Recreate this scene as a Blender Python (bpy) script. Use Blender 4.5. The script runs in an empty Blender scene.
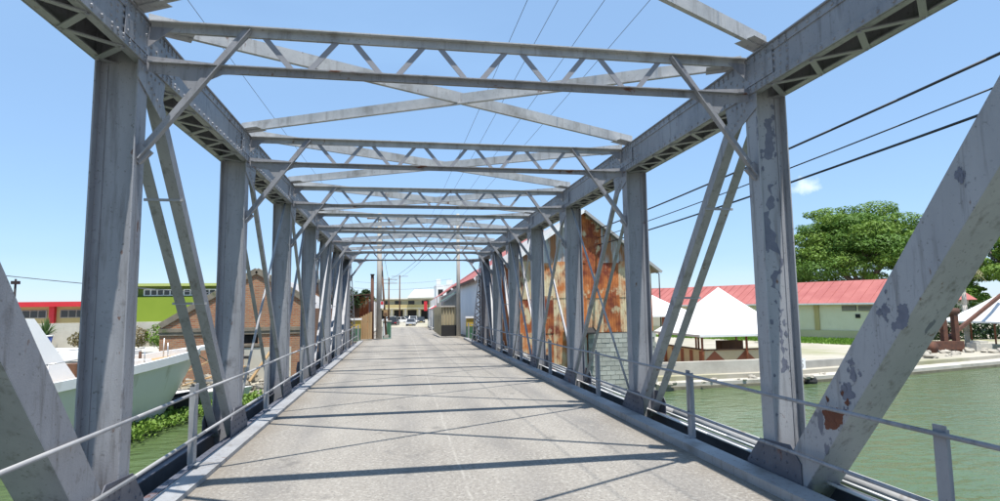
import bpy, math, random
from mathutils import Vector, Matrix
R = random.Random(7)
scene = bpy.context.scene
C = scene.collection
rad = math.radians

# ------------------------------------------------------------------ camera
YAW, PIT, ROL, FPX = 0.1694, 0.0971, -0.0133, 577.8
fw = Vector((math.sin(YAW)*math.cos(PIT), math.cos(YAW)*math.cos(PIT), math.sin(PIT)))
rt = Vector((math.cos(YAW), -math.sin(YAW), 0))
up = rt.cross(fw)
r2 = math.cos(ROL)*rt + math.sin(ROL)*up
u2 = -math.sin(ROL)*rt + math.cos(ROL)*up
cam = bpy.data.cameras.new('camera')
cam.sensor_fit = 'HORIZONTAL'; cam.sensor_width = 36; cam.lens = FPX/1000*36
cam.clip_start = 0.05; cam.clip_end = 6000
camo = bpy.data.objects.new('camera', cam); C.objects.link(camo)
M = Matrix((r2, u2, -fw)).transposed().to_4x4()
M.translation = Vector((-0.7627, 0, 1.9502))
camo.matrix_world = M
scene.camera = camo

# ------------------------------------------------------------------ sky, sun, exposure
SUN = Vector((0.078, -0.272, 1.0)).normalized()          # towards the sun
EL = math.asin(SUN.z); AZ = math.atan2(SUN.x, SUN.y)     # azimuth from +y, clockwise
w = bpy.data.worlds.new('World'); scene.world = w; w.use_nodes = True
nt = w.node_tree; nt.nodes.clear()
N = lambda t: nt.nodes.new(t)
out = N('ShaderNodeOutputWorld'); bg = N('ShaderNodeBackground'); sky = N('ShaderNodeTexSky')
sky.sky_type = 'NISHITA'; sky.sun_disc = False
sky.sun_elevation = EL; sky.sun_rotation = AZ
sky.altitude = 0; sky.air_density = 1.0; sky.dust_density = 0.15; sky.ozone_density = 4.0
bg.inputs['Strength'].default_value = 0.12
# thin high cloud veil over the whole sky and one small cumulus
tc = N('ShaderNodeTexCoord')
mp = N('ShaderNodeMapping'); mp.inputs['Scale'].default_value = (1.2, 1.2, 4.0)
nz = N('ShaderNodeTexNoise'); nz.inputs['Scale'].default_value = 1.7; nz.inputs['Detail'].default_value = 7
rp = N('ShaderNodeMapRange'); rp.inputs['From Min'].default_value = 0.48; rp.inputs['From Max'].default_value = 0.85
rp.inputs['To Min'].default_value = 0.55; rp.inputs['To Max'].default_value = 0.8
nt.links.new(tc.outputs['Generated'], mp.inputs['Vector']); nt.links.new(mp.outputs[0], nz.inputs['Vector'])
nt.links.new(nz.outputs[0], rp.inputs['Value'])
mx = N('ShaderNodeMix'); mx.data_type = 'RGBA'; mx.inputs['B'].default_value = (2.25, 3.7, 5.8, 1)
nt.links.new(rp.outputs[0], mx.inputs['Factor']); nt.links.new(sky.outputs[0], mx.inputs['A'])
cd = (fw*FPX + r2*(803-500) + u2*(250.5-186)).normalized()
mp2 = N('ShaderNodeMapping'); mp2.vector_type = 'POINT'
sub = N('ShaderNodeVectorMath'); sub.operation = 'SUBTRACT'; sub.inputs[1].default_value = cd
mul = N('ShaderNodeVectorMath'); mul.operation = 'MULTIPLY'; mul.inputs[1].default_value = (34, 34, 80)
ln = N('ShaderNodeVectorMath'); ln.operation = 'LENGTH'
nz2 = N('ShaderNodeTexNoise'); nz2.inputs['Scale'].default_value = 60; nz2.inputs['Detail'].default_value = 6
ad = N('ShaderNodeMath'); ad.operation = 'MULTIPLY_ADD'; ad.inputs[1].default_value = 2.2; 
rp2 = N('ShaderNodeMapRange'); rp2.inputs['From Min'].default_value = 2.1; rp2.inputs['From Max'].default_value = 1.3
rp2.inputs['To Max'].default_value = 0.4
nt.links.new(tc.outputs['Generated'], sub.inputs[0]); nt.links.new(sub.outputs[0], mul.inputs[0])
nt.links.new(mul.outputs[0], ln.inputs[0]); nt.links.new(tc.outputs['Generated'], nz2.inputs['Vector'])
nt.links.new(nz2.outputs[0], ad.inputs[0]); nt.links.new(ln.outputs['Value'], ad.inputs[2])
nt.links.new(ad.outputs[0], rp2.inputs['Value'])
mx2 = N('ShaderNodeMix'); mx2.data_type = 'RGBA'; mx2.inputs['B'].default_value = (9, 9.2, 9.4, 1)
nt.links.new(rp2.outputs[0], mx2.inputs['Factor']); nt.links.new(mx.outputs['Result'], mx2.inputs['A'])
nt.links.new(mx2.outputs['Result'], bg.inputs['Color']); nt.links.new(bg.outputs[0], out.inputs[0])

sl = bpy.data.lights.new('sun', 'SUN'); sl.energy = 5.0; sl.angle = rad(0.53); sl.color = (1.0, 0.955, 0.89)
so = bpy.data.objects.new('sun', sl); C.objects.link(so)
so.rotation_euler = SUN.to_track_quat('Z', 'Y').to_euler(); so.location = (0, -20, 60)

vs = scene.view_settings
vs.view_transform = 'Standard'; vs.look = 'None'; vs.gamma = 1.0; vs.exposure = 0.62; vs.use_curve_mapping = False
scene.cycles.max_bounces = 8

# ------------------------------------------------------------------ materials
MATS = {}
def mat(name, c1, c2=None, scale=3.0, rough=0.7, bump=0.0, bscale=40.0, stretch=(1, 1, 1), stain=None, stain_scale=1.2,
        stain_lo=0.6, stain_hi=0.68, metallic=0.0, rnd=0.0, spec=0.5, stain_stretch=(1, 1, 1), detail=8, lo=0.3, hi=0.7, grime=None):
    m = bpy.data.materials.new(name); m.use_nodes = True
    t = m.node_tree; b = t.nodes['Principled BSDF']
    b.inputs['Roughness'].default_value = rough; b.inputs['Metallic'].default_value = metallic
    b.inputs['Specular IOR Level'].default_value = spec
    co = t.nodes.new('ShaderNodeTexCoord')
    def noise(sc, st, de=detail):
        mpn = t.nodes.new('ShaderNodeMapping'); mpn.inputs['Scale'].default_value = st
        n = t.nodes.new('ShaderNodeTexNoise'); n.inputs['Scale'].default_value = sc; n.inputs['Detail'].default_value = de
        n.inputs['Roughness'].default_value = 0.62
        t.links.new(co.outputs['Object'], mpn.inputs[0]); t.links.new(mpn.outputs[0], n.inputs['Vector'])
        return n.outputs[0]
    def rng(v, a, c, lo2=0, hi2=1):
        r = t.nodes.new('ShaderNodeMapRange'); r.inputs['From Min'].default_value = a; r.inputs['From Max'].default_value = c
        r.inputs['To Min'].default_value = lo2; r.inputs['To Max'].default_value = hi2
        t.links.new(v, r.inputs['Value']); return r.outputs[0]
    def mixc(f, a, c):
        x = t.nodes.new('ShaderNodeMix'); x.data_type = 'RGBA'
        t.links.new(f, x.inputs['Factor'])
        for k, v in (('A', a), ('B', c)):
            if isinstance(v, tuple): x.inputs[k].default_value = (*v, 1)
            else: t.links.new(v, x.inputs[k])
        return x.outputs['Result']
    col = c1
    if c2: col = mixc(rng(noise(scale, stretch), lo, hi), c1, c2)
    if stain: col = mixc(rng(noise(stain_scale, stain_stretch), stain_lo, stain_hi), col, stain)
    if grime: col = mixc(rng(noise(5.0, (2.2, 2.2, 0.22)), 0.54, 0.74, 0, 0.75), mixc(rng(noise(26, (1, 1, 1)), 0.60, 0.70, 0, 0.7), col, grime), grime)
    if grime: col = mixc(rng(noise(6.5, (1, 1, 0.45)), 0.655, 0.70, 0, 0.9), col, (0.12, 0.052, 0.028))
    if rnd:
        oi = t.nodes.new('ShaderNodeObjectInfo')
        hs = t.nodes.new('ShaderNodeHueSaturation')
        t.links.new(rng(oi.outputs['Random'], 0, 1, 1-rnd, 1+rnd), hs.inputs['Value'])
        if isinstance(col, tuple): hs.inputs['Color'].default_value = (*col, 1)
        else: t.links.new(col, hs.inputs['Color'])
        col = hs.outputs[0]
    if isinstance(col, tuple): b.inputs['Base Color'].default_value = (*col, 1)
    else: t.links.new(col, b.inputs['Base Color'])
    if bump:
        bp = t.nodes.new('ShaderNodeBump'); bp.inputs['Strength'].default_value = bump; bp.inputs['Distance'].default_value = 0.02
        t.links.new(noise(bscale, (1, 1, 1)), bp.inputs['Height']); t.links.new(bp.outputs[0], b.inputs['Normal'])
    MATS[name] = m
    return m

RUST = (0.13, 0.05, 0.025)
steel = mat('painted_steel', (0.20, 0.207, 0.228), (0.30, 0.305, 0.325), 2.2, 0.5, 0.12, 60, (1, 1, 0.35), stain=(0.12, 0.115, 0.12), stain_scale=3.3, stain_lo=0.60, stain_hi=0.75, grime=(0.085, 0.078, 0.075))
steel_pale = mat('weathered_sunlit_pale_steel', (0.30, 0.31, 0.315), (0.46, 0.46, 0.45), 2.6, 0.6, 0.15, 60, stain=(0.22, 0.21, 0.19), stain_scale=2.2, stain_lo=0.55, stain_hi=0.70, grime=(0.16, 0.15, 0.13))
steel_rust = mat('steel_with_rust_flakes', (0.20, 0.205, 0.225), (0.29, 0.295, 0.31), 2.2, 0.55, 0.2, 60, stain=RUST, stain_scale=2.4, stain_lo=0.60, stain_hi=0.63, stain_stretch=(0.6, 1, 2), grime=(0.085, 0.078, 0.075))
steel_peel = mat('peeling_grey_paint', (0.25, 0.26, 0.28), (0.33, 0.338, 0.355), 2.0, 0.5, 0.12, 60, (1, 1, 0.4), stain=(0.12, 0.13, 0.165), stain_scale=2.6, stain_lo=0.63, stain_hi=0.65, stain_stretch=(1.6, 1, 0.55), grime=(0.085, 0.078, 0.075))
steel_dark = mat('dark_grimy_shaded_steel', (0.06, 0.064, 0.085), (0.12, 0.125, 0.15), 2.0, 0.6, 0.2, 50, stain=RUST, stain_scale=2.0, stain_lo=0.62, stain_hi=0.7)
rail_mat = mat('galvanised_rail', (0.23, 0.235, 0.245), (0.34, 0.34, 0.345), 3, 0.5, 0.1, 60, stain=(0.2, 0.17, 0.15), stain_scale=4, stain_lo=0.66, stain_hi=0.7)
kerb_mat = mat('kerb_plate_steel', (0.23, 0.235, 0.245), (0.31, 0.315, 0.32), 1.4, 0.6, 0.12, 30, stain=(0.17, 0.16, 0.15), stain_scale=1.6, stain_lo=0.54, stain_hi=0.72, grime=(0.14, 0.12, 0.10))
pipe_mat = mat('grey_pipe', (0.36, 0.36, 0.36), (0.48, 0.475, 0.46), 2, 0.6, 0.1, 40, stain=(0.25, 0.2, 0.16), stain_scale=2.5)
white_pl = mat('white_plastic', (0.72, 0.72, 0.7), (0.8, 0.8, 0.78), 5, 0.45)
cable_mat = mat('black_cable', (0.025, 0.025, 0.028), rough=0.6)
wire_mat = mat('thin_wire', (0.10, 0.11, 0.13), rough=0.6)
concrete = mat('concrete', (0.26, 0.25, 0.225), (0.40, 0.385, 0.345), 0.9, 0.9, 0.4, 18, stain=(0.2, 0.185, 0.15), stain_scale=0.9, stain_lo=0.56, stain_hi=0.72)
pale_conc = mat('pale_concrete', (0.34, 0.32, 0.275), (0.50, 0.475, 0.415), 0.8, 0.9, 0.3, 14, stain=(0.2, 0.18, 0.13), stain_scale=0.7, stain_lo=0.58, stain_hi=0.75)
wet_stone = mat('wet_stone', (0.10, 0.09, 0.06), (0.22, 0.2, 0.14), 1.5, 0.7, 0.5, 12)
white_paint = mat('white_paint', (0.72, 0.73, 0.73), (0.82, 0.82, 0.81), 0.8, 0.5, stain=(0.5, 0.46, 0.4), stain_scale=1.1, stain_lo=0.54, stain_hi=0.78, stain_stretch=(1, 1, 0.3))
canvas = mat('white_canvas', (0.66, 0.66, 0.65), (0.76, 0.76, 0.75), 1.2, 0.8, 0.25, 3, stain=(0.5, 0.47, 0.4), stain_scale=1.1, stain_lo=0.56, stain_hi=0.8)
hull_mat = mat('pale_teal_hull', (0.76, 0.745, 0.75), (0.82, 0.80, 0.80), 0.6, 0.35, stain=(0.45, 0.42, 0.35), stain_scale=1.6, stain_lo=0.60, stain_hi=0.8, stain_stretch=(1, 1, 0.2))
black_m = mat('black_rubber', (0.02, 0.02, 0.022), (0.035, 0.033, 0.032), 6, 0.8)
dark_m = mat('dark_interior', (0.02, 0.02, 0.02), rough=0.9)
glass_m = mat('dark_glass', (0.03, 0.035, 0.04), rough=0.08)
galv = mat('galvanised_sheet', (0.34, 0.355, 0.36), (0.52, 0.53, 0.52), 1.2, 0.5, 0.1, 30, (2, 2, 0.3), stain=(0.33, 0.14, 0.05), stain_scale=1.5, stain_lo=0.47, stain_hi=0.60, stain_stretch=(2, 2, 0.35), rnd=0.1)
rust_s = mat('rusted_sheet', (0.19, 0.04, 0.018), (0.56, 0.19, 0.05), 1.9, 0.85, 0.3, 30, (1, 1, 0.75), stain=(0.55, 0.45, 0.28), stain_scale=2.2, stain_lo=0.55, stain_hi=0.64, stain_stretch=(1.1, 1.1, 0.7), rnd=0.12, lo=0.38, hi=0.64)
rust_t = mat('tan_rusted_sheet', (0.60, 0.50, 0.32), (0.46, 0.15, 0.04), 1.7, 0.85, 0.3, 30, (1, 1, 0.7), stain=(0.17, 0.04, 0.02), stain_scale=2.5, stain_lo=0.54, stain_hi=0.66, stain_stretch=(1.3, 1.3, 0.5), rnd=0.12, lo=0.44, hi=0.64)
rust_iron = mat('rusty_iron', (0.06, 0.03, 0.022), (0.14, 0.055, 0.03), 3, 0.85, 0.3, 30)
block_m = mat('grey_block', (0.30, 0.31, 0.28), (0.46, 0.46, 0.41), 2.5, 0.95, 0.4, 25, rnd=0.16, stain=(0.16, 0.18, 0.11), stain_scale=1.0, stain_lo=0.55, stain_hi=0.7)
mortar_m = mat('mortar', (0.24, 0.24, 0.22), rough=0.95)
red_roof = mat('faded_red_roof', (0.30, 0.085, 0.075), (0.38, 0.13, 0.115), 0.6, 0.8, 0.3, 8, stain=(0.28, 0.075, 0.07), stain_scale=0.4, stain_lo=0.5, stain_hi=0.75)
cream = mat('cream_wall', (0.66, 0.61, 0.42), (0.74, 0.70, 0.53), 0.4, 0.9, stain=(0.5, 0.45, 0.3), stain_scale=0.5, stain_lo=0.58, stain_hi=0.8, stain_stretch=(1, 1, 0.4))
olive = mat('olive_plinth', (0.42, 0.42, 0.24), (0.5, 0.49, 0.3), 0.5, 0.9)
yellow_w = mat('yellow_wall', (0.42, 0.33, 0.14), (0.5, 0.41, 0.2), 0.4, 0.9, stain=(0.3, 0.24, 0.12), stain_scale=0.6)
red_p = mat('red_paint', (0.50, 0.012, 0.022), (0.58, 0.03, 0.04), 0.5, 0.6)
lime = mat('lime_paint', (0.185, 0.265, 0.015), (0.21, 0.29, 0.02), 0.4, 0.7)
lime_dk = mat('green_paint', (0.085, 0.13, 0.015), (0.10, 0.15, 0.02), 0.4, 0.7)
lime_lt = mat('pale_lime_paint', (0.40, 0.46, 0.14), rough=0.7)
teal_p = mat('teal_paint', (0.14, 0.27, 0.23), (0.22, 0.36, 0.31), 1.6, 0.7, stain=(0.1, 0.09, 0.07), stain_scale=2.5)
wood = mat('tan_wood', (0.30, 0.19, 0.09), (0.42, 0.29, 0.15), 1.5, 0.85, 0.3, 20, (3, 3, 0.4))
pole_wood = mat('grey_pole', (0.38, 0.34, 0.29), (0.50, 0.46, 0.40), 2.5, 0.9, 0.3, 20, (3, 3, 0.3))
dark_wood = mat('dark_wood', (0.10, 0.055, 0.035), (0.18, 0.09, 0.05), 2.0, 0.85, 0.3, 20, (3, 3, 0.4))
brown_p = mat('brown_paint', (0.24, 0.07, 0.03), (0.30, 0.10, 0.045), 1.5, 0.7)
tan_p = mat('tan_paint', (0.52, 0.42, 0.24), (0.60, 0.5, 0.31), 1.5, 0.8)
cap_m = mat('mossy_cement_capping', (0.15, 0.13, 0.10), (0.26, 0.22, 0.17), 2.5, 0.95, 0.4, 14, stain=(0.1, 0.12, 0.05), stain_scale=1.0)
plaster = mat('dirty_plaster', (0.46, 0.43, 0.35), (0.58, 0.55, 0.47), 1.0, 0.95, 0.3, 12, stain=(0.3, 0.2, 0.12), stain_scale=0.9)
bark = mat('bark', (0.11, 0.09, 0.07), (0.2, 0.17, 0.14), 2, 0.95, 0.4, 8, (2, 2, 0.4))
frond_m = mat('palm_frond', (0.06, 0.12, 0.03), (0.12, 0.18, 0.05), 1, 0.7)
dry_frond = mat('dry_palm_frond', (0.20, 0.19, 0.09), (0.30, 0.26, 0.14), 1, 0.8)
blue_p = mat('blue_paint', (0.05, 0.10, 0.35), rough=0.5)
yel_p = mat('traffic_yellow', (0.45, 0.31, 0.03), (0.5, 0.38, 0.1), 3, 0.6, stain=(0.2, 0.15, 0.08), stain_scale=3)
green_p = mat('traffic_green', (0.03, 0.12, 0.06), (0.08, 0.16, 0.10), 3, 0.6, stain=(0.1, 0.08, 0.06), stain_scale=3)
roofgrey = mat('grey_sheet_roof', (0.28, 0.28, 0.28), (0.4, 0.39, 0.37), 0.5, 0.8)
offwhite_roof = mat('offwhite_roof', (0.62, 0.62, 0.56), (0.75, 0.75, 0.68), 0.3, 0.7)
bluewhite = mat('bluish_white_sheet', (0.70, 0.73, 0.76), (0.80, 0.82, 0.84), 0.5, 0.6, stain=(0.42, 0.42, 0.4), stain_scale=0.6, stain_lo=0.6, stain_hi=0.8, stain_stretch=(1, 1, 0.3))
fence_tan = mat('tan_fence_sheet', (0.34, 0.29, 0.18), (0.44, 0.38, 0.25), 0.8, 0.85, stain=(0.16, 0.13, 0.10), stain_scale=0.8)
rock_m = mat('pale_rock', (0.26, 0.235, 0.19), (0.40, 0.375, 0.32), 2, 0.95, 0.5, 10, rnd=0.2)
steel_w = mat('light_chrome', (0.6, 0.6, 0.6), rough=0.3, metallic=0.6)

def leaf_mat(name, a, b_, trans=0.25, sc=1.3):
    m = mat(name, a, b_, sc, 0.55, rnd=0.0, spec=0.3)
    b = m.node_tree.nodes['Principled BSDF']
    b.inputs['Transmission Weight'].default_value = 0.0
    t = m.node_tree
    tr = t.nodes.new('ShaderNodeBsdfTranslucent'); ms = t.nodes.new('ShaderNodeMixShader'); ms.inputs[0].default_value = trans
    o = t.nodes['Material Output']
    src = b.inputs['Base Color'].links[0].from_socket
    t.links.new(src, tr.inputs['Color'])
    t.links.new(b.outputs[0], ms.inputs[1]); t.links.new(tr.outputs[0], ms.inputs[2]); t.links.new(ms.outputs[0], o.inputs['Surface'])
    return m
leaf_a = leaf_mat('tree_leaf', (0.055, 0.13, 0.018), (0.13, 0.235, 0.035))
leaf_b = leaf_mat('bright_leaf', (0.09, 0.18, 0.02), (0.19, 0.29, 0.045))
leaf_h = leaf_mat('hyacinth_leaf', (0.05, 0.125, 0.016), (0.25, 0.37, 0.07), 0.25, 7.0)
leaf_dk = leaf_mat('dark_leaf', (0.02, 0.05, 0.015), (0.05, 0.09, 0.03))
leaf_br = leaf_mat('brown_shrub_leaf', (0.14, 0.10, 0.05), (0.20, 0.19, 0.08))
leaf_pale = leaf_mat('pale_shrub_leaf', (0.30, 0.36, 0.20), (0.5, 0.52, 0.38))
grass_m = leaf_mat('lawn_blade', (0.10, 0.20, 0.02), (0.17, 0.28, 0.04))

# brick
def brick_mat():
    m = bpy.data.materials.new('old_red_brick'); m.use_nodes = True; t = m.node_tree; b = t.nodes['Principled BSDF']
    b.inputs['Roughness'].default_value = 0.95
    co = t.nodes.new('ShaderNodeTexCoord'); sep = t.nodes.new('ShaderNodeSeparateXYZ'); cmb = t.nodes.new('ShaderNodeCombineXYZ')
    ad_ = t.nodes.new('ShaderNodeMath'); ad_.operation = 'ADD'
    t.links.new(co.outputs['Object'], sep.inputs[0]); t.links.new(sep.outputs[0], ad_.inputs[0]); t.links.new(sep.outputs[1], ad_.inputs[1])
    t.links.new(ad_.outputs[0], cmb.inputs[0]); t.links.new(sep.outputs[2], cmb.inputs[1])
    br = t.nodes.new('ShaderNodeTexBrick'); br.inputs['Scale'].default_value = 1.0
    br.inputs['Color1'].default_value = (0.33, 0.115, 0.055, 1); br.inputs['Color2'].default_value = (0.42, 0.21, 0.105, 1)
    br.inputs['Mortar'].default_value = (0.33, 0.26, 0.19, 1)
    br.inputs['Brick Width'].default_value = 0.24; br.inputs['Row Height'].default_value = 0.085; br.inputs['Mortar Size'].default_value = 0.013
    t.links.new(cmb.outputs[0], br.inputs['Vector'])
    n = t.nodes.new('ShaderNodeTexNoise'); n.inputs['Scale'].default_value = 1.6; n.inputs['Detail'].default_value = 8
    t.links.new(co.outputs['Object'], n.inputs['Vector'])
    r = t.nodes.new('ShaderNodeMapRange'); r.inputs['From Min'].default_value = 0.45; r.inputs['From Max'].default_value = 0.72; r.inputs['To Max'].default_value = 0.8
    t.links.new(n.outputs[0], r.inputs['Value'])
    x = t.nodes.new('ShaderNodeMix'); x.data_type = 'RGBA'; x.inputs['B'].default_value = (0.25, 0.17, 0.11, 1)
    t.links.new(r.outputs[0], x.inputs['Factor']); t.links.new(br.outputs[0], x.inputs['A']); t.links.new(x.outputs['Result'], b.inputs['Base Color'])
    bp = t.nodes.new('ShaderNodeBump'); bp.inputs['Strength'].default_value = 0.6; bp.inputs['Distance'].default_value = 0.02; bp.invert = True
    t.links.new(br.outputs['Fac'], bp.inputs['Height']); t.links.new(bp.outputs[0], b.inputs['Normal'])
    return m
brick = brick_mat()

# road: worn grey concrete / asphalt with speckle, seam and tyre wear
def road_mat():
    m = bpy.data.materials.new('worn_road'); m.use_nodes = True; t = m.node_tree; b = t.nodes['Principled BSDF']
    b.inputs['Roughness'].default_value = 0.92; b.inputs['Specular IOR Level'].default_value = 0.25
    co = t.nodes.new('ShaderNodeTexCoord')
    def noise(sc, de=8, st=(1, 1, 1)):
        mpn = t.nodes.new('ShaderNodeMapping'); mpn.inputs['Scale'].default_value = st
        n = t.nodes.new('ShaderNodeTexNoise'); n.inputs['Scale'].default_value = sc; n.inputs['Detail'].default_value = de; n.inputs['Roughness'].default_value = 0.65
        t.links.new(co.outputs['Object'], mpn.inputs[0]); t.links.new(mpn.outputs[0], n.inputs['Vector']); return n.outputs[0]
    def rng(v, a, c, lo=0, hi=1):
        r = t.nodes.new('ShaderNodeMapRange'); r.inputs['From Min'].default_value = a; r.inputs['From Max'].default_value = c
        r.inputs['To Min'].default_value = lo; r.inputs['To Max'].default_value = hi; t.links.new(v, r.inputs['Value']); return r.outputs[0]
    def mixc(f, a, c):
        x = t.nodes.new('ShaderNodeMix'); x.data_type = 'RGBA'; t.links.new(f, x.inputs['Factor'])
        for k, v in (('A', a), ('B', c)):
            if isinstance(v, tuple): x.inputs[k].default_value = (*v, 1)
            else: t.links.new(v, x.inputs[k])
        return x.outputs['Result']
    c = mixc(rng(noise(0.9, 8, (1, 0.35, 1)), 0.35, 0.68), (0.205, 0.19, 0.168), (0.275, 0.257, 0.228))
    c = mixc(rng(noise(21, 5), 0.50, 0.63, 0, 0.75), c, (0.36, 0.345, 0.31))
    c = mixc(rng(noise(30, 5), 0.54, 0.66, 0, 0.75), c, (0.09, 0.085, 0.082))
    c = mixc(rng(noise(0.55, 6, (1, 0.5, 1)), 0.56, 0.72, 0, 0.5), c, (0.145, 0.14, 0.135))
    sep = t.nodes.new('ShaderNodeSeparateXYZ'); t.links.new(co.outputs['Object'], sep.inputs[0])
    def mth(op, a, b_=None):
        n_ = t.nodes.new('ShaderNodeMath'); n_.operation = op
        for i_, v_ in enumerate((a, b_)):
            if v_ is None: continue
            if isinstance(v_, (int, float)): n_.inputs[i_].default_value = v_
            else: t.links.new(v_, n_.inputs[i_])
        return n_.outputs[0]
    ax0 = mth('ABSOLUTE', sep.outputs[0])
    edge = mth('ADD', ax0, mth('MULTIPLY', noise(1.1, 6), 0.9))
    c = mixc(rng(edge, 3.0, 3.55, 0, 0.6), c, (0.15, 0.125, 0.095))
    trk = mth('ABSOLUTE', mth('SUBTRACT', mth('ABSOLUTE', mth('SUBTRACT', ax0, 1.45)), 0.78))
    c = mixc(mth('MULTIPLY', rng(trk, 0.05, 0.36, 0.6, 0), rng(noise(0.7, 5, (1, 0.3, 1)), 0.35, 0.65)), c, (0.15, 0.145, 0.14))
    c = mixc(rng(noise(1.7, 3, (1, 0.8, 1)), 0.62, 0.70, 0, 0.5), c, (0.105, 0.10, 0.095))
    c = mixc(mth('MULTIPLY', rng(noise(7, 6), 0.58, 0.66, 0, 0.8), rng(noise(0.5, 3), 0.5, 0.62)), c, (0.34, 0.325, 0.29))
    wv = t.nodes.new('ShaderNodeMath'); wv.operation = 'MULTIPLY_ADD'; wv.inputs[1].default_value = 0.1
    t.links.new(noise(1.3, 5, (0.2, 1, 1)), wv.inputs[0]); t.links.new(sep.outputs[0], wv.inputs[2])
    ab = t.nodes.new('ShaderNodeMath'); ab.operation = 'ABSOLUTE'
    t.links.new(wv.outputs[0], ab.inputs[0])
    seam = rng(ab.outputs[0], 0.004, 0.022, 0.42, 0.0)
    br2 = t.nodes.new('ShaderNodeMath'); br2.operation = 'MULTIPLY'
    t.links.new(seam, br2.inputs[0]); t.links.new(rng(noise(2.3, 6), 0.4, 0.6, 0.15, 1), br2.inputs[1])
    c = mixc(br2.outputs[0], c, (0.42, 0.405, 0.365))
    t.links.new(c, b.inputs['Base Color'])
    bp = t.nodes.new('ShaderNodeBump'); bp.inputs['Strength'].default_value = 0.55; bp.inputs['Distance'].default_value = 0.012
    t.links.new(noise(45, 6), bp.inputs['Height']); t.links.new(bp.outputs[0], b.inputs['Normal'])
    return m
road_m = road_mat()
ground_m = mat('dusty_ground', (0.30, 0.275, 0.215), (0.42, 0.39, 0.32), 0.35, 0.95, 0.4, 6, stain=(0.24, 0.24, 0.13), stain_scale=0.12, stain_lo=0.52, stain_hi=0.68)

def water_mat():
    m = bpy.data.materials.new('green_river_water'); m.use_nodes = True; t = m.node_tree; b = t.nodes['Principled BSDF']
    b.inputs['Roughness'].default_value = 0.07; b.inputs['IOR'].default_value = 1.33
    co = t.nodes.new('ShaderNodeTexCoord')
    n0 = t.nodes.new('ShaderNodeTexNoise'); n0.inputs['Scale'].default_value = 0.25; n0.inputs['Detail'].default_value = 4
    t.links.new(co.outputs['Object'], n0.inputs['Vector'])
    x = t.nodes.new('ShaderNodeMix'); x.data_type = 'RGBA'; x.inputs['A'].default_value = (0.062, 0.10, 0.042, 1); x.inputs['B'].default_value = (0.098, 0.138, 0.055, 1)
    t.links.new(n0.outputs[0], x.inputs['Factor']); t.links.new(x.outputs['Result'], b.inputs['Base Color'])
    def nb(sc, st):
        mpn = t.nodes.new('ShaderNodeMapping'); mpn.inputs['Scale'].default_value = st
        n = t.nodes.new('ShaderNodeTexNoise'); n.inputs['Scale'].default_value = sc; n.inputs['Detail'].default_value = 5
        t.links.new(co.outputs['Object'], mpn.inputs[0]); t.links.new(mpn.outputs[0], n.inputs['Vector']); return n.outputs[0]
    a = t.nodes.new('ShaderNodeMath'); a.operation = 'ADD'
    t.links.new(nb(2.6, (0.6, 1.0, 1)), a.inputs[0]); t.links.new(nb(0.7, (0.6, 1.1, 1)), a.inputs[1])
    bp = t.nodes.new('ShaderNodeBump'); bp.inputs['Strength'].default_value = 0.55; bp.inputs['Distance'].default_value = 0.16
    t.links.new(a.outputs[0], bp.inputs['Height']); t.links.new(bp.outputs[0], b.inputs['Normal'])
    return m
water_m = water_mat()

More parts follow.
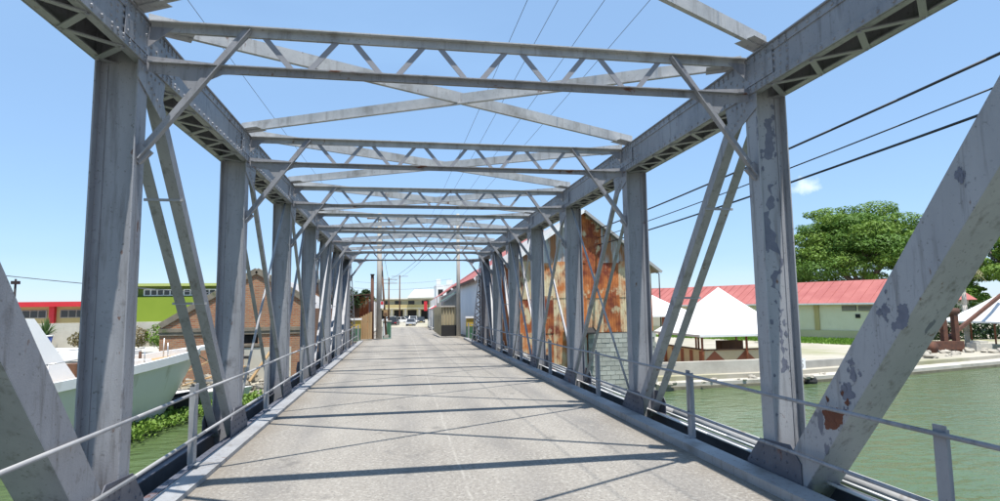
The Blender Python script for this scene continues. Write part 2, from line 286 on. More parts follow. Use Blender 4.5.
# ------------------------------------------------------------------ mesh helpers
OFF = {}
class MB:
    def __init__(s): s.v = []; s.f = []
    def add(s, vs, fs):
        n = len(s.v); s.v += [tuple(p) for p in vs]; s.f += [tuple(i+n for i in f) for f in fs]; return s
    def box(s, x0, x1, y0, y1, z0, z1):
        return s.add([(x0,y0,z0),(x1,y0,z0),(x1,y1,z0),(x0,y1,z0),(x0,y0,z1),(x1,y0,z1),(x1,y1,z1),(x0,y1,z1)],
                     [(0,3,2,1),(4,5,6,7),(0,1,5,4),(1,2,6,5),(2,3,7,6),(3,0,4,7)])
    def bar(s, p, q, a, wa, wb, off_a=0, off_b=0):
        """bar from p to q; section wa along direction a (made perpendicular), wb along the third"""
        p = Vector(p); q = Vector(q); d = (q-p).normalized(); a = Vector(a); a = (a-d*a.dot(d)).normalized(); b = d.cross(a)
        vs = []
        for e in (p, q):
            for i, j in ((-1,-1),(1,-1),(1,1),(-1,1)):
                vs.append(e + a*(i*wa/2+off_a) + b*(j*wb/2+off_b))
        return s.add(vs, [(0,3,2,1),(4,5,6,7),(0,1,5,4),(1,2,6,5),(2,3,7,6),(3,0,4,7)])
    def tube(s, p, q, r0, r1=None, n=8, cap=True):
        r1 = r0 if r1 is None else r1
        p = Vector(p); q = Vector(q); d = (q-p).normalized()
        a = d.orthogonal().normalized(); b = d.cross(a); vs = []
        for e, r in ((p, r0), (q, r1)):
            for i in range(n):
                t = 2*math.pi*i/n; vs.append(e+a*(math.cos(t)*r)+b*(math.sin(t)*r))
        fs = [(i, (i+1) % n, n+(i+1) % n, n+i) for i in range(n)]
        if cap: fs += [tuple(range(n-1, -1, -1)), tuple(range(n, 2*n))]
        return s.add(vs, fs)
    def path(s, pts, r, n=6):
        for a, b in zip(pts[:-1], pts[1:]): s.tube(a, b, r, r, n)
        return s
    def plate(s, poly, nrm, th):
        """polygon of 3D points, thickened along nrm"""
        nrm = Vector(nrm)*th; k = len(poly)
        vs = [Vector(p) for p in poly] + [Vector(p)+nrm for p in poly]
        fs = [tuple(range(k-1, -1, -1)), tuple(range(k, 2*k))] + [(i, (i+1) % k, k+(i+1) % k, k+i) for i in range(k)]
        return s.add(vs, fs)
    def rivet(s, c, nrm, r=0.02):
        c = Vector(c); nrm = Vector(nrm).normalized(); a = nrm.orthogonal().normalized(); b = nrm.cross(a)
        vs = []
        for k, (rr, h) in enumerate(((r, 0), (r*0.7, r*0.55))):
            for i in range(6):
                t = math.pi*i/3; vs.append(c+a*(math.cos(t)*rr)+b*(math.sin(t)*rr)+nrm*h)
        return s.add(vs, [(i, (i+1) % 6, 6+(i+1) % 6, 6+i) for i in range(6)]+[tuple(range(6, 12))])
    def blob(s, c, r, seg=10, ring=7, jit=0.0, flat=(1, 1, 1)):
        vs = []; fs = []
        for j in range(ring+1):
            ph = math.pi*j/ring
            for i in range(seg):
                th = 2*math.pi*i/seg; k = 1+R.uniform(-jit, jit)
                vs.append((c[0]+r*flat[0]*k*math.sin(ph)*math.cos(th), c[1]+r*flat[1]*k*math.sin(ph)*math.sin(th), c[2]+r*flat[2]*k*math.cos(ph)))
        for j in range(ring):
            for i in range(seg): fs.append((j*seg+i, (j+1)*seg+i, (j+1)*seg+(i+1) % seg, j*seg+(i+1) % seg))
        return s.add(vs, fs)
    def leaves(s, c, rx, ry, rz, n, size, shell=0.35, upb=0.3):
        for _ in range(n):
            while True:
                d = Vector((R.uniform(-1,1), R.uniform(-1,1), R.uniform(-1,1)))
                if 0.01 < d.length < 1: break
            d = d.normalized()*(d.length**shell)
            p = Vector((c[0]+d.x*rx, c[1]+d.y*ry, c[2]+d.z*rz))
            nn = (d+Vector((R.gauss(0,.5), R.gauss(0,.5), R.gauss(0,.5)+upb))).normalized()
            a = nn.orthogonal().normalized(); b = nn.cross(a); t = R.uniform(0, 6.28)
            a, b = a*math.cos(t)+b*math.sin(t), b*math.cos(t)-a*math.sin(t)
            z = size*R.uniform(0.6, 1.4)
            s.add([p-a*z*.5, p+b*z*.28+nn*z*.06, p+a*z*.5, p-b*z*.28+nn*z*.06], [(0,1,2,3)])
        return s
    def build(s, name, m, parent=None, smooth=False, kind=None):
        o0 = OFF.get(parent.name, Vector()) if parent else Vector()
        me = bpy.data.meshes.new(name)
        me.from_pydata([(x-o0.x, y-o0.y, z-o0.z) for x, y, z in s.v], [], s.f)
        me.update()
        import bmesh
        bm = bmesh.new(); bm.from_mesh(me)
        if len(s.f) < 4000: bmesh.ops.recalc_face_normals(bm, faces=bm.faces)
        bm.to_mesh(me); bm.free()
        if smooth: me.shade_smooth()
        me.materials.append(m)
        o = bpy.data.objects.new(name, me); C.objects.link(o)
        if parent: o.parent = parent
        OFF[o.name] = o0
        if kind: o['kind'] = kind
        return o
def thing(name, label, cat, loc=(0, 0, 0), group=None):
    o = bpy.data.objects.new(name, None); C.objects.link(o); o.location = loc; o.empty_display_size = 0.3
    o['label'] = label; o['category'] = cat
    if group: o['group'] = group
    OFF[o.name] = Vector(loc); return o
def tag(o, label, cat, group=None):
    o['label'] = label; o['category'] = cat
    if group: o['group'] = group
    return o
def structure(o): o['kind'] = 'structure'; return o
def dup(root, loc, rz=0, label=None):
    r = root.copy(); C.objects.link(r); r.location = loc; r.rotation_euler = (0, 0, rz)
    if label: r['label'] = label
    for ch in root.children:
        c = ch.copy(); C.objects.link(c); c.parent = r
        for g in ch.children:
            d = g.copy(); C.objects.link(d); d.parent = c
    return r
BARS = {}
def bar_obj(name, p, q, a, wa, wb, m, parent):
    """bar as an object sharing mesh data with alike bars"""
    p = Vector(p); q = Vector(q); L = (q-p).length; key = (round(L, 2), wa, wb, m.name)
    if key not in BARS:
        mb = MB().box(-wa/2, wa/2, -wb/2, wb/2, 0, L)
        me = bpy.data.meshes.new(name); me.from_pydata(mb.v, [], mb.f); me.materials.append(m); BARS[key] = me
    o = bpy.data.objects.new(name, BARS[key]); C.objects.link(o)
    d = (q-p).normalized(); a = Vector(a); a = (a-d*a.dot(d)).normalized(); b = d.cross(a)
    mm = Matrix((a, b, d)).transposed().to_4x4(); mm.translation = p-OFF.get(parent.name, Vector())
    o.parent = parent; o.matrix_local = mm; OFF[o.name] = OFF.get(parent.name, Vector())
    return o

# ================================================================== SETTING
WZ = -1.9
structure(MB().add([(-1500,-300,WZ),(1500,-300,WZ),(1500,1500,WZ),(-1500,1500,WZ)], [(0,1,2,3)]).build('water', water_m))
GR = -1.4
QE = [(9.0, 25.6), (16.5, 25.9), (20, 26.6), (26, 27.9), (34, 29.9), (60, 38), (400, 150), (1500, 500)]   # top of the bank, right
LE = [(-5.2, 27.2), (-9, 28.4), (-13, 28.6), (-24, 30), (-60, 36), (-400, 90), (-1500, 200)]
poly = [(-1500, 1500), (1500, 1500)] + QE[::-1] + [(4.2, 25.0), (-4.2, 25.6)] + LE
poly = [(x, y, GR) for x, y in poly]
MBg = MB(); k = len(poly)
MBg.add(poly+[(x, y, -3.5) for x, y, z in poly], [tuple(range(k))]+[(i, (i+1) % k, k+(i+1) % k, k+i) for i in range(k)])
structure(MBg.build('ground', ground_m))
# raised yard on the left bank
yard = MB(); yp = [(-80, 300), (-12.2, 300), (-12.2, 34), (-13.5, 31), (-24, 32.5), (-80, 41)]
yard.plate([(x, y, GR-.5) for x, y in yp], (0, 0, 1), 0.95)
structure(yard.build('yard_terrace', pale_conc))
# street on its embankment beyond the bridge and the approach behind the camera
st = MB()
sp = [(35.6, -3.8, 4.0, -.004), (48, -4.2, 4.3, -.26), (80, -5.5, 6, -.91), (112, -7, 9, -1.56), (175, -12, 14, -1.56)]
vs = []
for y, xa, xb, z in sp: vs += [(xa, y, z), (xb, y, z), (xa, y, -2.6), (xb, y, -2.6)]
fs = [(0, 1, 3, 2)]
for i in range(len(sp)-1):
    q = 4*i; fs += [(q, q+4, q+5, q+1), (q, q+2, q+6, q+4), (q+1, q+5, q+7, q+3)]
street = structure(st.add(vs, fs).build('street', road_m))
structure(MB().box(-8, 8, -60, -3.2, -2.6, -0.004).build('approach_road', road_m))
structure(MB().add([(-300,-300,-1.2),(300,-300,-1.2),(300,-8,-1.2),(-300,-8,-1.2),(300,-8,-3),(-300,-8,-3)], [(0,1,2,3),(3,2,4,5)]).build('near_bank', ground_m))
# pavements of the far street
for pv in ([(2.6, 50, -.30), (3.75, 50, -.30), (5.3, 113, -1.58), (4.1, 113, -1.58)], [(-5.4, 50, -.30), (-3.4, 50, -.30), (-4.1, 113, -1.58), (-6.6, 113, -1.58)]):
    structure(MB().plate(pv, (0, 0, 1), .14).build('pavement', concrete))

# ================================================================== BRIDGE
Y1, P, H, HT = 6.033, 3.9415, 4.39, 4.83
node = lambda k: Y1+(k-1)*P        # node(1) is the first post in view, node(0) behind it, ends at node(-1), node(7)... far end node(8)
# numbering: k = 0..7 are top nodes, -1 and 8 the bearings
XI, XO = 3.27, 3.70
BR = thing('truss_bridge', 'grey riveted steel through truss bridge carrying the road over the river', 'bridge', (0, node(-1), 0))
y_start, y_end = node(-1)-0.4, node(8)+2.0
# deck
MB().box(-2.992, 2.992, y_start-1, y_end, -0.25, 0.0).build('deck', road_m, BR)
for s in (-1, 1):
    for k in range(-1, 9):
        a, b = node(k)-0.3, node(k+1)-0.304
        if k == 8: b = y_end
        m = MB(); xa, xb = sorted((s*2.994, s*3.255))
        m.box(xa, xb, a, b, -0.2, 0.10 if s > 0 else .055)
        m.build('kerb_plate', kerb_mat, BR)
# floor beams
for k in range(-1, 9):
    m = MB(); y = node(k); m.box(-3.6, 3.6, y-.1, y+.1, -.75, -.72).box(-3.6, 3.6, y-.1, y+.1, -.29, -.26).box(-3.6, 3.6, y-.01, y+.01, -.72, -.29)
    m.build('floor_beam', steel_dark, BR)
for x in (-2.2, -1.1, 0, 1.1, 2.2):
    MB().box(x-.06, x+.06, y_start, node(8), -.6, -.295).build('stringer', steel_dark, BR)
# bottom chords
for s in (-1, 1):
    m = MB(); ya, yb = node(-1)-.3, node(8)+.3
    tz = .03
    for x0, x1, zt in ((3.30, 3.315, tz), (3.655, 3.67, .10 if s > 0 else .13)):
        a, b = sorted((s*x0, s*x1)); m.box(a, b, ya, yb, -.28, zt)
    a, b = sorted((s*3.3155, s*3.40)); m.box(a, b, ya, yb, tz-.02, tz-.004)
    a, b = sorted((s*3.57, s*3.6545)); m.box(a, b, ya, yb, .08, .096)
    a, b = sorted((s*3.27, s*3.2995)); m.box(a, b, ya, yb, -.28, -.265)
    y = 2.0
    while y < 26:
        m.rivet((s*3.30, y, tz-.055), (-s, 0, 0), .018)
        m.rivet((s*3.30, y, -.2), (-s, 0, 0), .018)
        m.rivet((s*3.36, y, tz-.004), (0, 0, 1), .016)
        y += .16
    m.build('bottom_chord', steel_dark, BR)

# top chords with lacing
for s in (-1, 1):
    m = MB(); ya, yb = node(0)-.25, node(7)+.25
    sx = lambda a, b: sorted((s*a, s*b))
    m.box(*sx(XI, XI+.014), ya, yb, H+.004, HT-.012)
    m.box(*sx(XO-.014, XO), ya, yb, H+.004, HT-.012)
    m.box(*sx(XI-.035, XO+.035), ya, yb, HT-.011, HT+.004)
    for xa, xb in ((XI-.012, XI-.0005), (XO+.0005, XO+.012)):                 # riveted angle legs, outside
        m.box(*sx(xa, xb), ya, yb, H+.001, H+.085); m.box(*sx(xa, xb), ya, yb, HT-.10, HT-.012)
    m.box(*sx(XI+.0145, XI+.085), ya, yb, H, H+.014); m.box(*sx(XO-.085, XO-.0145), ya, yb, H, H+.014)
    y = ya+.1
    while y < 16:
        near = min(abs(y-node(k)) for k in range(0, 8)) < .75
        for z in ((H+.045, HT-.055) if not near else (H+.03, H+.065, H+.15, H+.24, HT-.14, HT-.075, HT-.04)):
            m.rivet((s*(XI-.012) if (z < H+.085 or z > HT-.1) else s*XI, y+R.uniform(-.006, .006), z), (-s, 0, 0), .021)
        y += .11 if near else .17
    for k in range(0, 8):                                                          # splice plates
        y = node(k); m.box(*sx(XI-.022, XI-.0125), y-.5, y+.62, H+.088, HT-.104)
        for i in range(9):
            for z in (H+.13, H+.20, H+.27): 
                if (i+int(z*100)) % 3: m.rivet((s*(XI-.022), y-.45+i*.125, z), (-s, 0, 0), .018)
    ch = m.build('top_chord', steel, BR)
    y = ya+.06; far = MB(); t = 0; pitch = .31
    while y+pitch < yb:
        p = (s*(XI+.04 if t % 2 == 0 else XO-.04), y, H-.008); q = (s*(XO-.04 if t % 2 == 0 else XI+.04), y+pitch, H-.008)
        if y < 19: bar_obj('lacing_bar', p, q, (0, 0, 1), .012, .058, steel, ch)
        else: far.bar(p, q, (0, 0, 1), .012, .058)
        y += pitch; t += 1
    far.build('lacing_bar', steel, ch, kind='stuff')
    m = MB()
    y = ya+.06; t = 0
    while y < 12:
        x = XI+.04 if t % 2 == 0 else XO-.04
        m.rivet((s*x, y, H-.0145), (0, 0, -1), .018); y += pitch; t += 1
    m.build('lacing_rivets', steel, ch, kind='stuff')

# posts: built-up H section with gussets at head and foot
for s in (-1, 1):
    for k in range(0, 8):
        y = node(k); m = MB(); sx = lambda a, b: sorted((s*a, s*b))
        D = .105
        m.box(*sx(XI+.02, XI+.034), y-D, y+D, -.28, H+.3)
        m.box(*sx(XO-.034, XO-.02), y-D, y+D, -.28, H+.3)
        m.box(*sx(XI+.0345, XO-.0345), y-.007, y+.007, -.27, H+.2)
        for sy in (-1, 1):                                            # angle legs of the built-up section
            for xa, xb in ((XI+.0345, XI+.1), (XO-.1, XO-.0345)):
                y0, y1 = sorted((y+sy*.0075, y+sy*.018)); m.box(*sx(xa, xb), y0, y1, -.27, H+.2)
        po = m.build('post', steel_peel if (s == 1 and k == 1) else steel, BR)
        if s == 1 and k == 1: POST_R1 = po
        # foot gusset (inner and outer)
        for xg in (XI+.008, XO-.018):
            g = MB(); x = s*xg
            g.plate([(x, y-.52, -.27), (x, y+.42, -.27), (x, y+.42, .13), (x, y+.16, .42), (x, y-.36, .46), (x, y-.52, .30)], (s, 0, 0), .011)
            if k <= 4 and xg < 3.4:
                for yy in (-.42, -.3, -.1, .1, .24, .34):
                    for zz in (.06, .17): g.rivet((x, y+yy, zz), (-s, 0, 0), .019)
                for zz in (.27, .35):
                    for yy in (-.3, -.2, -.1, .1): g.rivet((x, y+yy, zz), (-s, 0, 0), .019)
            g.build('gusset_plate', steel_dark, po)  # darker steel: shade as well as dirt painted into the foot gusset
        g = MB(); x = s*(XI+.006)
        g.plate([(x, y-.14, H+.003), (x, y-.14, H-.18), (x, y+.15, H-.30), (x, y+.42, H-.42), (x, y+.5, H+.003)], (s, 0, 0), .011)
        for i in range(5):
            g.rivet((x, y-.05+i*.1, H-.06), (-s, 0, 0), .018); g.rivet((x, y+.1+i*.07, H-.15-i*.035), (-s, 0, 0), .018)
        g.build('gusset_plate', steel, po)

# inclined end posts
for s in (-1, 1):
    for a, b in ((-1, 0), (8, 7)):
        m = MB(); p = (s*3.485, node(a), 0); q = (s*3.485, node(b), H+.2)
        m.bar(p, q, (1, 0, 0), .014, .30, off_a=.2).bar(p, q, (1, 0, 0), .014, .30, off_a=-.2)
        ep = m.build('end_post', steel, BR)
        n = 14; lac = MB()
        d = Vector(q)-Vector(p); nrm = Vector((0, d.z, -d.y)).normalized()
        for side in (-1, 1):
            for i in range(n):
                u, v = Vector(p)+d*(i+.5)/(n+1), Vector(p)+d*(i+1.5)/(n+1); sg = 1 if i % 2 else -1
                lac.bar(u+Vector((sg*.18, 0, 0))+nrm*side*.157, v-Vector((sg*.18, 0, 0))+nrm*side*.157, nrm, .01, .055)
        lac.build('lacing_bar', steel, ep, kind='stuff')

# web members
def lsec(p, q, leg, th, sgn, inner):
    """angle section: one leg in the truss plane, the other across on the under side"""
    m = MB(); p = Vector(p); q = Vector(q); d = (q-p).normalized(); nn = Vector((0, d.z, -d.y))
    if nn.z > 0: nn = -nn
    m.bar(p, q, (1, 0, 0), th, leg)
    X = Vector((1, 0, 0))*sgn
    m.bar(p+nn*(leg/2+th/2)+X*(leg/2-th/2), q+nn*(leg/2+th/2)+X*(leg/2-th/2), (1, 0, 0), leg, th)
    return m
for s in (-1, 1):
    for a, b in ((0, 1), (7, 6)):
        ya, yb = node(a), node(b); sg = 1 if b > a else -1
        p = Vector((s*3.48, ya+sg*.02, 4.62)); q = Vector((s*3.48, yb-sg*.28, .0)); d = (q-p).normalized()
        m = MB(); nn = Vector((0, d.z, -d.y))
        if nn.z > 0: nn = -nn
        m.bar(p, q, (1, 0, 0), .012, .33, off_a=-s*.18).bar(p, q, (1, 0, 0), .012, .33, off_a=s*.18)
        m.bar(p+nn*.168, q+nn*.168, (1, 0, 0), .371, .010)
        o = m.build('diagonal', steel_peel if s == 1 else steel, BR)
        if s == 1 and a == 0: DIAG = o
    for a, b in ((1, 2), (6, 5)):
        ya, yb = node(a), node(b); sg = 1 if b > a else -1
        for i, x in enumerate((3.305, 3.65)):
            p = (s*x, ya+sg*.10, 4.62); q = (s*x, yb-sg*.16, .06)
            o = lsec(p, q, .125, .012, s*(1 if i == 0 else -1), i == 0).build('diagonal_bar', steel, BR)
        p = Vector((s*3.48, ya, 4.62)); q = Vector((s*3.48, yb-sg*.2, .06))
        for t in (.30, .56, .8):
            c = p+(q-p)*t+Vector((0, 0, -.02)); bar_obj('spacer_bar', c-Vector((.21, 0, 0)), c+Vector((.21, 0, 0)), (0, 1, 0), .022, .03, rail_mat, o)
    for a, b, c in ((2, 3, 1), (3, 4, 1), (5, 4, 1), (4, 3, 1)):
        if (a, b) in ((2, 3), (5, 4)):
            ya, yb = node(a), node(b); sg = 1 if b > a else -1
            for i, x in enumerate((3.305, 3.65)):
                o = lsec((s*x, ya+sg*.10, 4.6), (s*x, yb-sg*.16, .06), .07, .01, s*(1 if i == 0 else -1), True).build('diagonal_bar', steel, BR)
            pp = Vector((s*3.30, yb-sg*.1, 4.55)); qq = Vector((s*3.30, ya+sg*.12, .1))
            MB().tube((s*3.40, pp.y, 4.5), (s*3.40, qq.y, .1), .022, n=8).build('counter_rod', rail_mat, BR, True)
    for a, b in ((3, 4), (4, 3)):
        ya, yb = node(a), node(b); sg = 1 if b > a else -1
        x0 = 3.33 if a == 3 else 3.55
        for x in (x0,):
            o = lsec((s*x, ya+sg*.10, 4.6), (s*x, yb-sg*.16, .06), .065, .01, s, True).build('diagonal_bar', steel, BR)

# cross struts with W lattice and knee braces
ZB, ZT = 4.37, 4.785
for k in range(0, 8):
    y = node(k); m = MB(); L = XI-.04
    tb = MB(); tb.box(-L, L, y-.075, y-.008, ZT+.028, ZT+.04).box(-L, L, y+.008, y+.075, ZT+.028, ZT+.04)
    tb.box(-L, L, y-.019, y-.008, ZT-.055, ZT+.0275).box(-L, L, y+.008, y+.019, ZT-.055, ZT+.0275)
    m.box(-L, L, y-.019, y-.008, ZB-.035, ZB+.035).box(-L, L, y+.008, y+.019, ZB-.035, ZB+.035)
    m.box(-L, L, y-.07, y-.0195, ZB+.024, ZB+.035).box(-L, L, y+.0195, y+.07, ZB+.024, ZB+.035)
    if k <= 2:
        for i in range(-3, 4):
            for j in (-.05, .05): m.rivet((i*.9+j, y-.019, ZB), (0, -1, 0), .014)
    o = m.build('cross_strut', steel_rust, BR)
    tb.build('top_bar', steel_pale, o)  # paler steel paints the sunlight on the top bar into its colour
    for i in range(-3, 4):
        xb = i*.9
        for sg in (-1, 1):
            xt = xb+sg*.45
            if abs(xt) > 2.4: continue
            bar_obj('lattice_bar', (xb+sg*.055, y, ZB), (xt-sg*.055, y, ZT), (0, 1, 0), .012, .055, steel, o)
    for s in (-1, 1):
        kb = MB()
        p = Vector((s*3.30, y-.03, 3.44)); q = Vector((s*2.31, y-.03, ZT+.02))
        kb.bar(p, q, (0, 1, 0), .012, .085).bar(p, q, (0, 1, 0), .06, .011, off_a=-.036, off_b=s*.037)
        kb.bar(p+Vector((s*.02, 0, -.02)), p+Vector((-s*.09, 0, .1)), (0, 1, 0), .05, .14)
        kb.build('knee_brace', steel, o)
        g = MB(); yy = y-.0265
        g.plate([(s*3.262, yy, ZB+.10), (s*2.30, yy, ZB+.036), (s*2.30, yy, ZB-.036), (s*2.55, yy, ZB-.055), (s*2.86, yy, ZB-.22), (s*2.95, yy, ZB-.10), (s*3.262, yy, ZB-.06)], (0, 1, 0), .007)
        for i in range(7): g.rivet((s*(2.4+i*.12), yy, ZB), (0, -1, 0), .016)
        g.plate([(s*3.262, yy, HT-.06), (s*3.02, yy, HT-.06), (s*3.262, yy, ZB+.18)], (0, 1, 0), .007)
        g.build('gusset_plate', steel, o)

# top lateral X bracing
for k in range(0, 7):
    ya, yb = node(k), node(k+1)
    for i, s in enumerate((1, -1)):
        z = HT+.012+i*.02
        p = Vector((s*3.36, ya+.22, z)); q = Vector((-s*3.36, yb-.22, z))
        m = MB(); m.bar(p, q, (0, 0, 1), .012, .04)
        d = (q-p).normalized(); b = d.cross(Vector((0, 0, 1)))
        m.bar(p+b*.026+Vector((0, 0, .075)), q+b*.026+Vector((0, 0, .075)), (0, 0, 1), .162, .012)
        o = m.build('lateral_brace', steel_pale, BR)
        for e, sg in ((p, 1), (q, -1)):
            c = e+d*sg*.02+Vector((0, 0, .0065)); w_ = .2
            MB().plate([c+b*w_*.6, c+d*sg*.4+b*.12, c+d*sg*.4-b*.12, c-b*w_*.6], (0, 0, 1), .006).build('gusset_plate', steel_pale, o)

# railings
for s in (-1, 1):
    xr = s*3.205
    for z, nm in ((.955, 'upper_rail'), (.43, 'lower_rail')):
        m = MB(); y = node(-1); prev = None
        pts = []
        while y < y_end-.2:
            pts.append((xr+R.uniform(-.006, .006), y, z+R.uniform(-.012, .012))); y += P/2
        m.path(pts, .0195, 8)
        m.build(nm, rail_mat if s < 0 else steel, BR, True)
    y = Y1-P/2-.17
    for i in range(-1, 8):
        yy = Y1+1.74+(i-0)*P-.02 if i >= 0 else 3.85
        m = MB(); x0 = xr+s*.027; 
        hgt = 1.04+R.uniform(-.02, .03)
        m.box(*sorted((x0, x0+s*.012)), yy-.055, yy+.055, .10, hgt)
        m.box(*sorted((x0+s*.0125, x0+s*.085)), yy-.006, yy+.006, .10, hgt-.04)
        m.box(*sorted((x0-s*.05, x0+s*.05)), yy-.08, yy+.08, .1005, .112)
        o = m.build('rail_post', rail_mat if s < 0 else steel, BR)

# services along the right side
m = MB(); m.path([(4.03, y_start+i*3, .05-.008*math.sin(i*.9)) for i in range(13)], .085, 12)
tag(m.build('water_pipe', pipe_mat, None, True), 'thick grey water pipe along the outer right side of the bridge', 'pipe')
for x, z, lb in ((3.50, .135, 'thin white conduit beside the bridge kerb, nearer to the kerb'), (3.79, .09, 'thin white conduit beside the thick grey pipe')):
    m = MB(); m.path([(x, y_start+i*2, z-.006*(i % 2)) for i in range(19)], .017, 6)
    tag(m.build('conduit', white_pl, None, True), lb, 'conduit')
# pipe brackets under services
for k in range(-1, 9):
    MB().box(3.672, 4.2, node(k)-.03, node(k)+.03, -.10, -.04).build('pipe_bracket', steel_dark, BR)

# ================================================================== OVERHEAD WIRES
def wire(name, p, q, sag, r, m, lab, cat='cable', grp=None, n=24):
    p = Vector(p); q = Vector(q); pts = []
    for i in range(n+1):
        t = i/n; c = p+(q-p)*t; c.z -= sag*4*t*(1-t); pts.append(c)
    o = MB().path(pts, r, 5).build(name, m, None, True); tag(o, lab, cat, grp); return o
for (za, zb, r, lb) in ((6.30, 5.35, .026, 'top black cable of three crossing the sky right of the bridge'), (5.75, 4.95, .015, 'thin middle cable of three crossing the sky right of the bridge'), (5.42, 4.62, .024, 'lowest black cable of three crossing the sky right of the bridge')):
    wire('cable', (8.0, -14, za+.5), (8.0, 24.93, zb+.05), .45, r, cable_mat, lb)
for x, lb in ((2.58, 'leftmost of the four thin wires overhead to the right of the pole'), (3.38, 'second thin wire overhead from the left of the four'), (4.6, 'third thin wire overhead from the left of the four'), (5.79, 'rightmost of the four thin wires high overhead'), (-6.2, 'lone thin wire high above the left truss')):
    wire('overhead_wire', (x, -15, 9.3), (x*.5-.6, 62, 8.2), .35, .007, wire_mat, lb)
wire('overhead_wire', (-40, 36, 6.9), (-14, 44, 3.2), .5, .028, wire_mat, 'dark wire sloping across the sky above the red roofed building')

# ================================================================== RIGHT BANK
# rusty warehouse
WH = thing('warehouse', 'rusty corrugated iron gabled warehouse beside the right bridge truss', 'warehouse', (7.4, 25.3, GR-.4))
wx0, wx1, wy, wyb, wbz = 4.3, 10.5, 25.0, 37.0, -1.95
apx, apz, ezl, ezr = 7.3, 6.2, 4.12, 3.72
def roofz(x): return apz-(apx-x)*(apz-ezl)/(apx-wx0) if x < apx else apz-(x-apx)*(apz-ezr)/(wx1-apx)
def sheet(x0, x1, z0, ztop, y, amp=.013, pitch=.115, top=None):
    m = MB(); n = max(8, int((x1-x0)/pitch*4)); vs = []; fs = []
    for i in range(n+1):
        x = x0+(x1-x0)*i/n; yy = y+amp*math.sin((x-x0)/pitch*2*math.pi); zt = min(ztop, top(x)-.03) if top else ztop
        vs += [(x, yy, z0), (x, yy, max(zt, z0+.01)), (x, yy+.006, z0), (x, yy+.006, max(zt, z0+.01))]
    for i in range(n):
        a = 4*i; b = a+4; fs += [(a, b, b+1, a+1), (a+3, b+3, b+2, a+2), (a, a+2, b+2, b), (a+1, b+1, b+3, a+3)]
    return m.add(vs, fs)
cols = 8; cw = (wx1-wx0)/cols
tiers = [(-1.95, -.55), (-.6, .82), (.75, 2.35), (2.28, 3.95), (3.88, 6.3)]
for c in range(cols):
    x0 = wx0+c*cw-.03; x1 = x0+cw+.06
    for t, (z0, z1) in enumerate(tiers):
        if c >= 4 and t < 2: continue
        if t == 4 and max(roofz(x0), roofz(x1), roofz((x0+x1)/2)) < z0+.1: continue
        if c == 3 and t == 0: continue
        if t == 4: mt = galv if c not in (3, 4) else rust_s
        elif t == 3: mt = (rust_t, rust_t, rust_t, rust_s, rust_s, rust_s, rust_t, rust_t)[c]
        else: mt = R.choice((rust_s, rust_s, rust_t)) if c < 5 else (rust_t if R.random() < .6 else rust_s)
        sheet(max(x0, wx0-.02), min(x1, wx1+.02), z0+R.uniform(-.04, .03), z1+R.uniform(-.03, .05), wy-.03-.012*((c+t) % 2)-.006*t, top=roofz).build('corrugated_sheet', mt, WH)
m = MB(); m.plate([(wx0+.05, wy+.08, wbz), (wx1-.05, wy+.08, wbz), (wx1-.05, wy+.08, ezr-.1), (apx, wy+.08, apz-.12), (wx0+.05, wy+.08, ezl-.1)], (0, 1, 0), .1)
m.build('frame_wall', dark_wood, WH)
# side walls
for sx_, ez in ((wx0, ezl), (wx1, ezr)):
    sh = MB()
    n = 200; vs = []; fs = []
    for i in range(n+1):
        yy = wy+(wyb-wy)*i/n; xx = sx_+.012*math.sin(i*1.6)
        vs += [(xx, yy, wbz), (xx, yy, ez-.03)]
    sh.add(vs, [(2*i, 2*i+2, 2*i+3, 2*i+1) for i in range(n)])
    sh.build('side_wall', rust_s, WH)
for (xa, za, xb, zb) in ((apx, apz, wx0-.35, ezl-.35*.69), (apx, apz, wx1+.38, ezr-.38*.775)):
    nn = Vector((-(zb-za), 0, xb-xa)).normalized()
    if nn.z < 0: nn = -nn
    m = MB(); m.plate([(xa, wy-.4, za), (xb, wy-.4, zb), (xb, wyb+.3, zb), (xa, wyb+.3, za)], nn, .05); m.build('roof', roofgrey, WH)
m = MB(); m.bar((wx0-.36, wy-.42, ezl-.25), (apx, wy-.42, apz+.0), (0, 1, 0), .03, .16); m.build('barge_board', white_paint, WH)
m = MB(); m.bar((wx1+.38, wy-.42, ezr-.3), (apx+.02, wy-.42, apz-.02), (0, 1, 0), .03, .12); m.build('barge_board', roofgrey, WH)
# block wall at its foot
MB().box(7.42, 10.56, wy-.10, wy+.05, wbz, .72).build('mortar_bed', mortar_m, WH)
bm_ = MB().box(-.192, .192, 0, .03, -.09, .09); bme = bpy.data.meshes.new('block'); bme.from_pydata(bm_.v, [], bm_.f); bme.materials.append(block_m)
for r in range(13):
    for c in range(8):
        x = 7.62+c*.4+(.2 if r % 2 else 0)
        if x > 10.45: continue
        o = bpy.data.objects.new('block', bme); C.objects.link(o); o.parent = WH
        o.location = Vector((x, wy-.118+R.uniform(-.008, .006), wbz+.11+r*.202))-OFF[WH.name]
# door and lean-to canopy
m = MB().box(6.45, 7.35, wy-.10, wy-.06, -1.9, .55).box(6.5, 6.88, wy-.115, wy-.1005, -1.8, .45).box(6.93, 7.30, wy-.115, wy-.1005, -1.8, .45); m.build('door', pale_conc, WH)
m = MB().plate([(6.3, wy-.09, .92), (7.7, wy-.09, .92), (7.7, wy-.6, .72), (6.3, wy-.6, .72)], (0, 0, 1), .06); m.build('canopy', dark_m, WH)

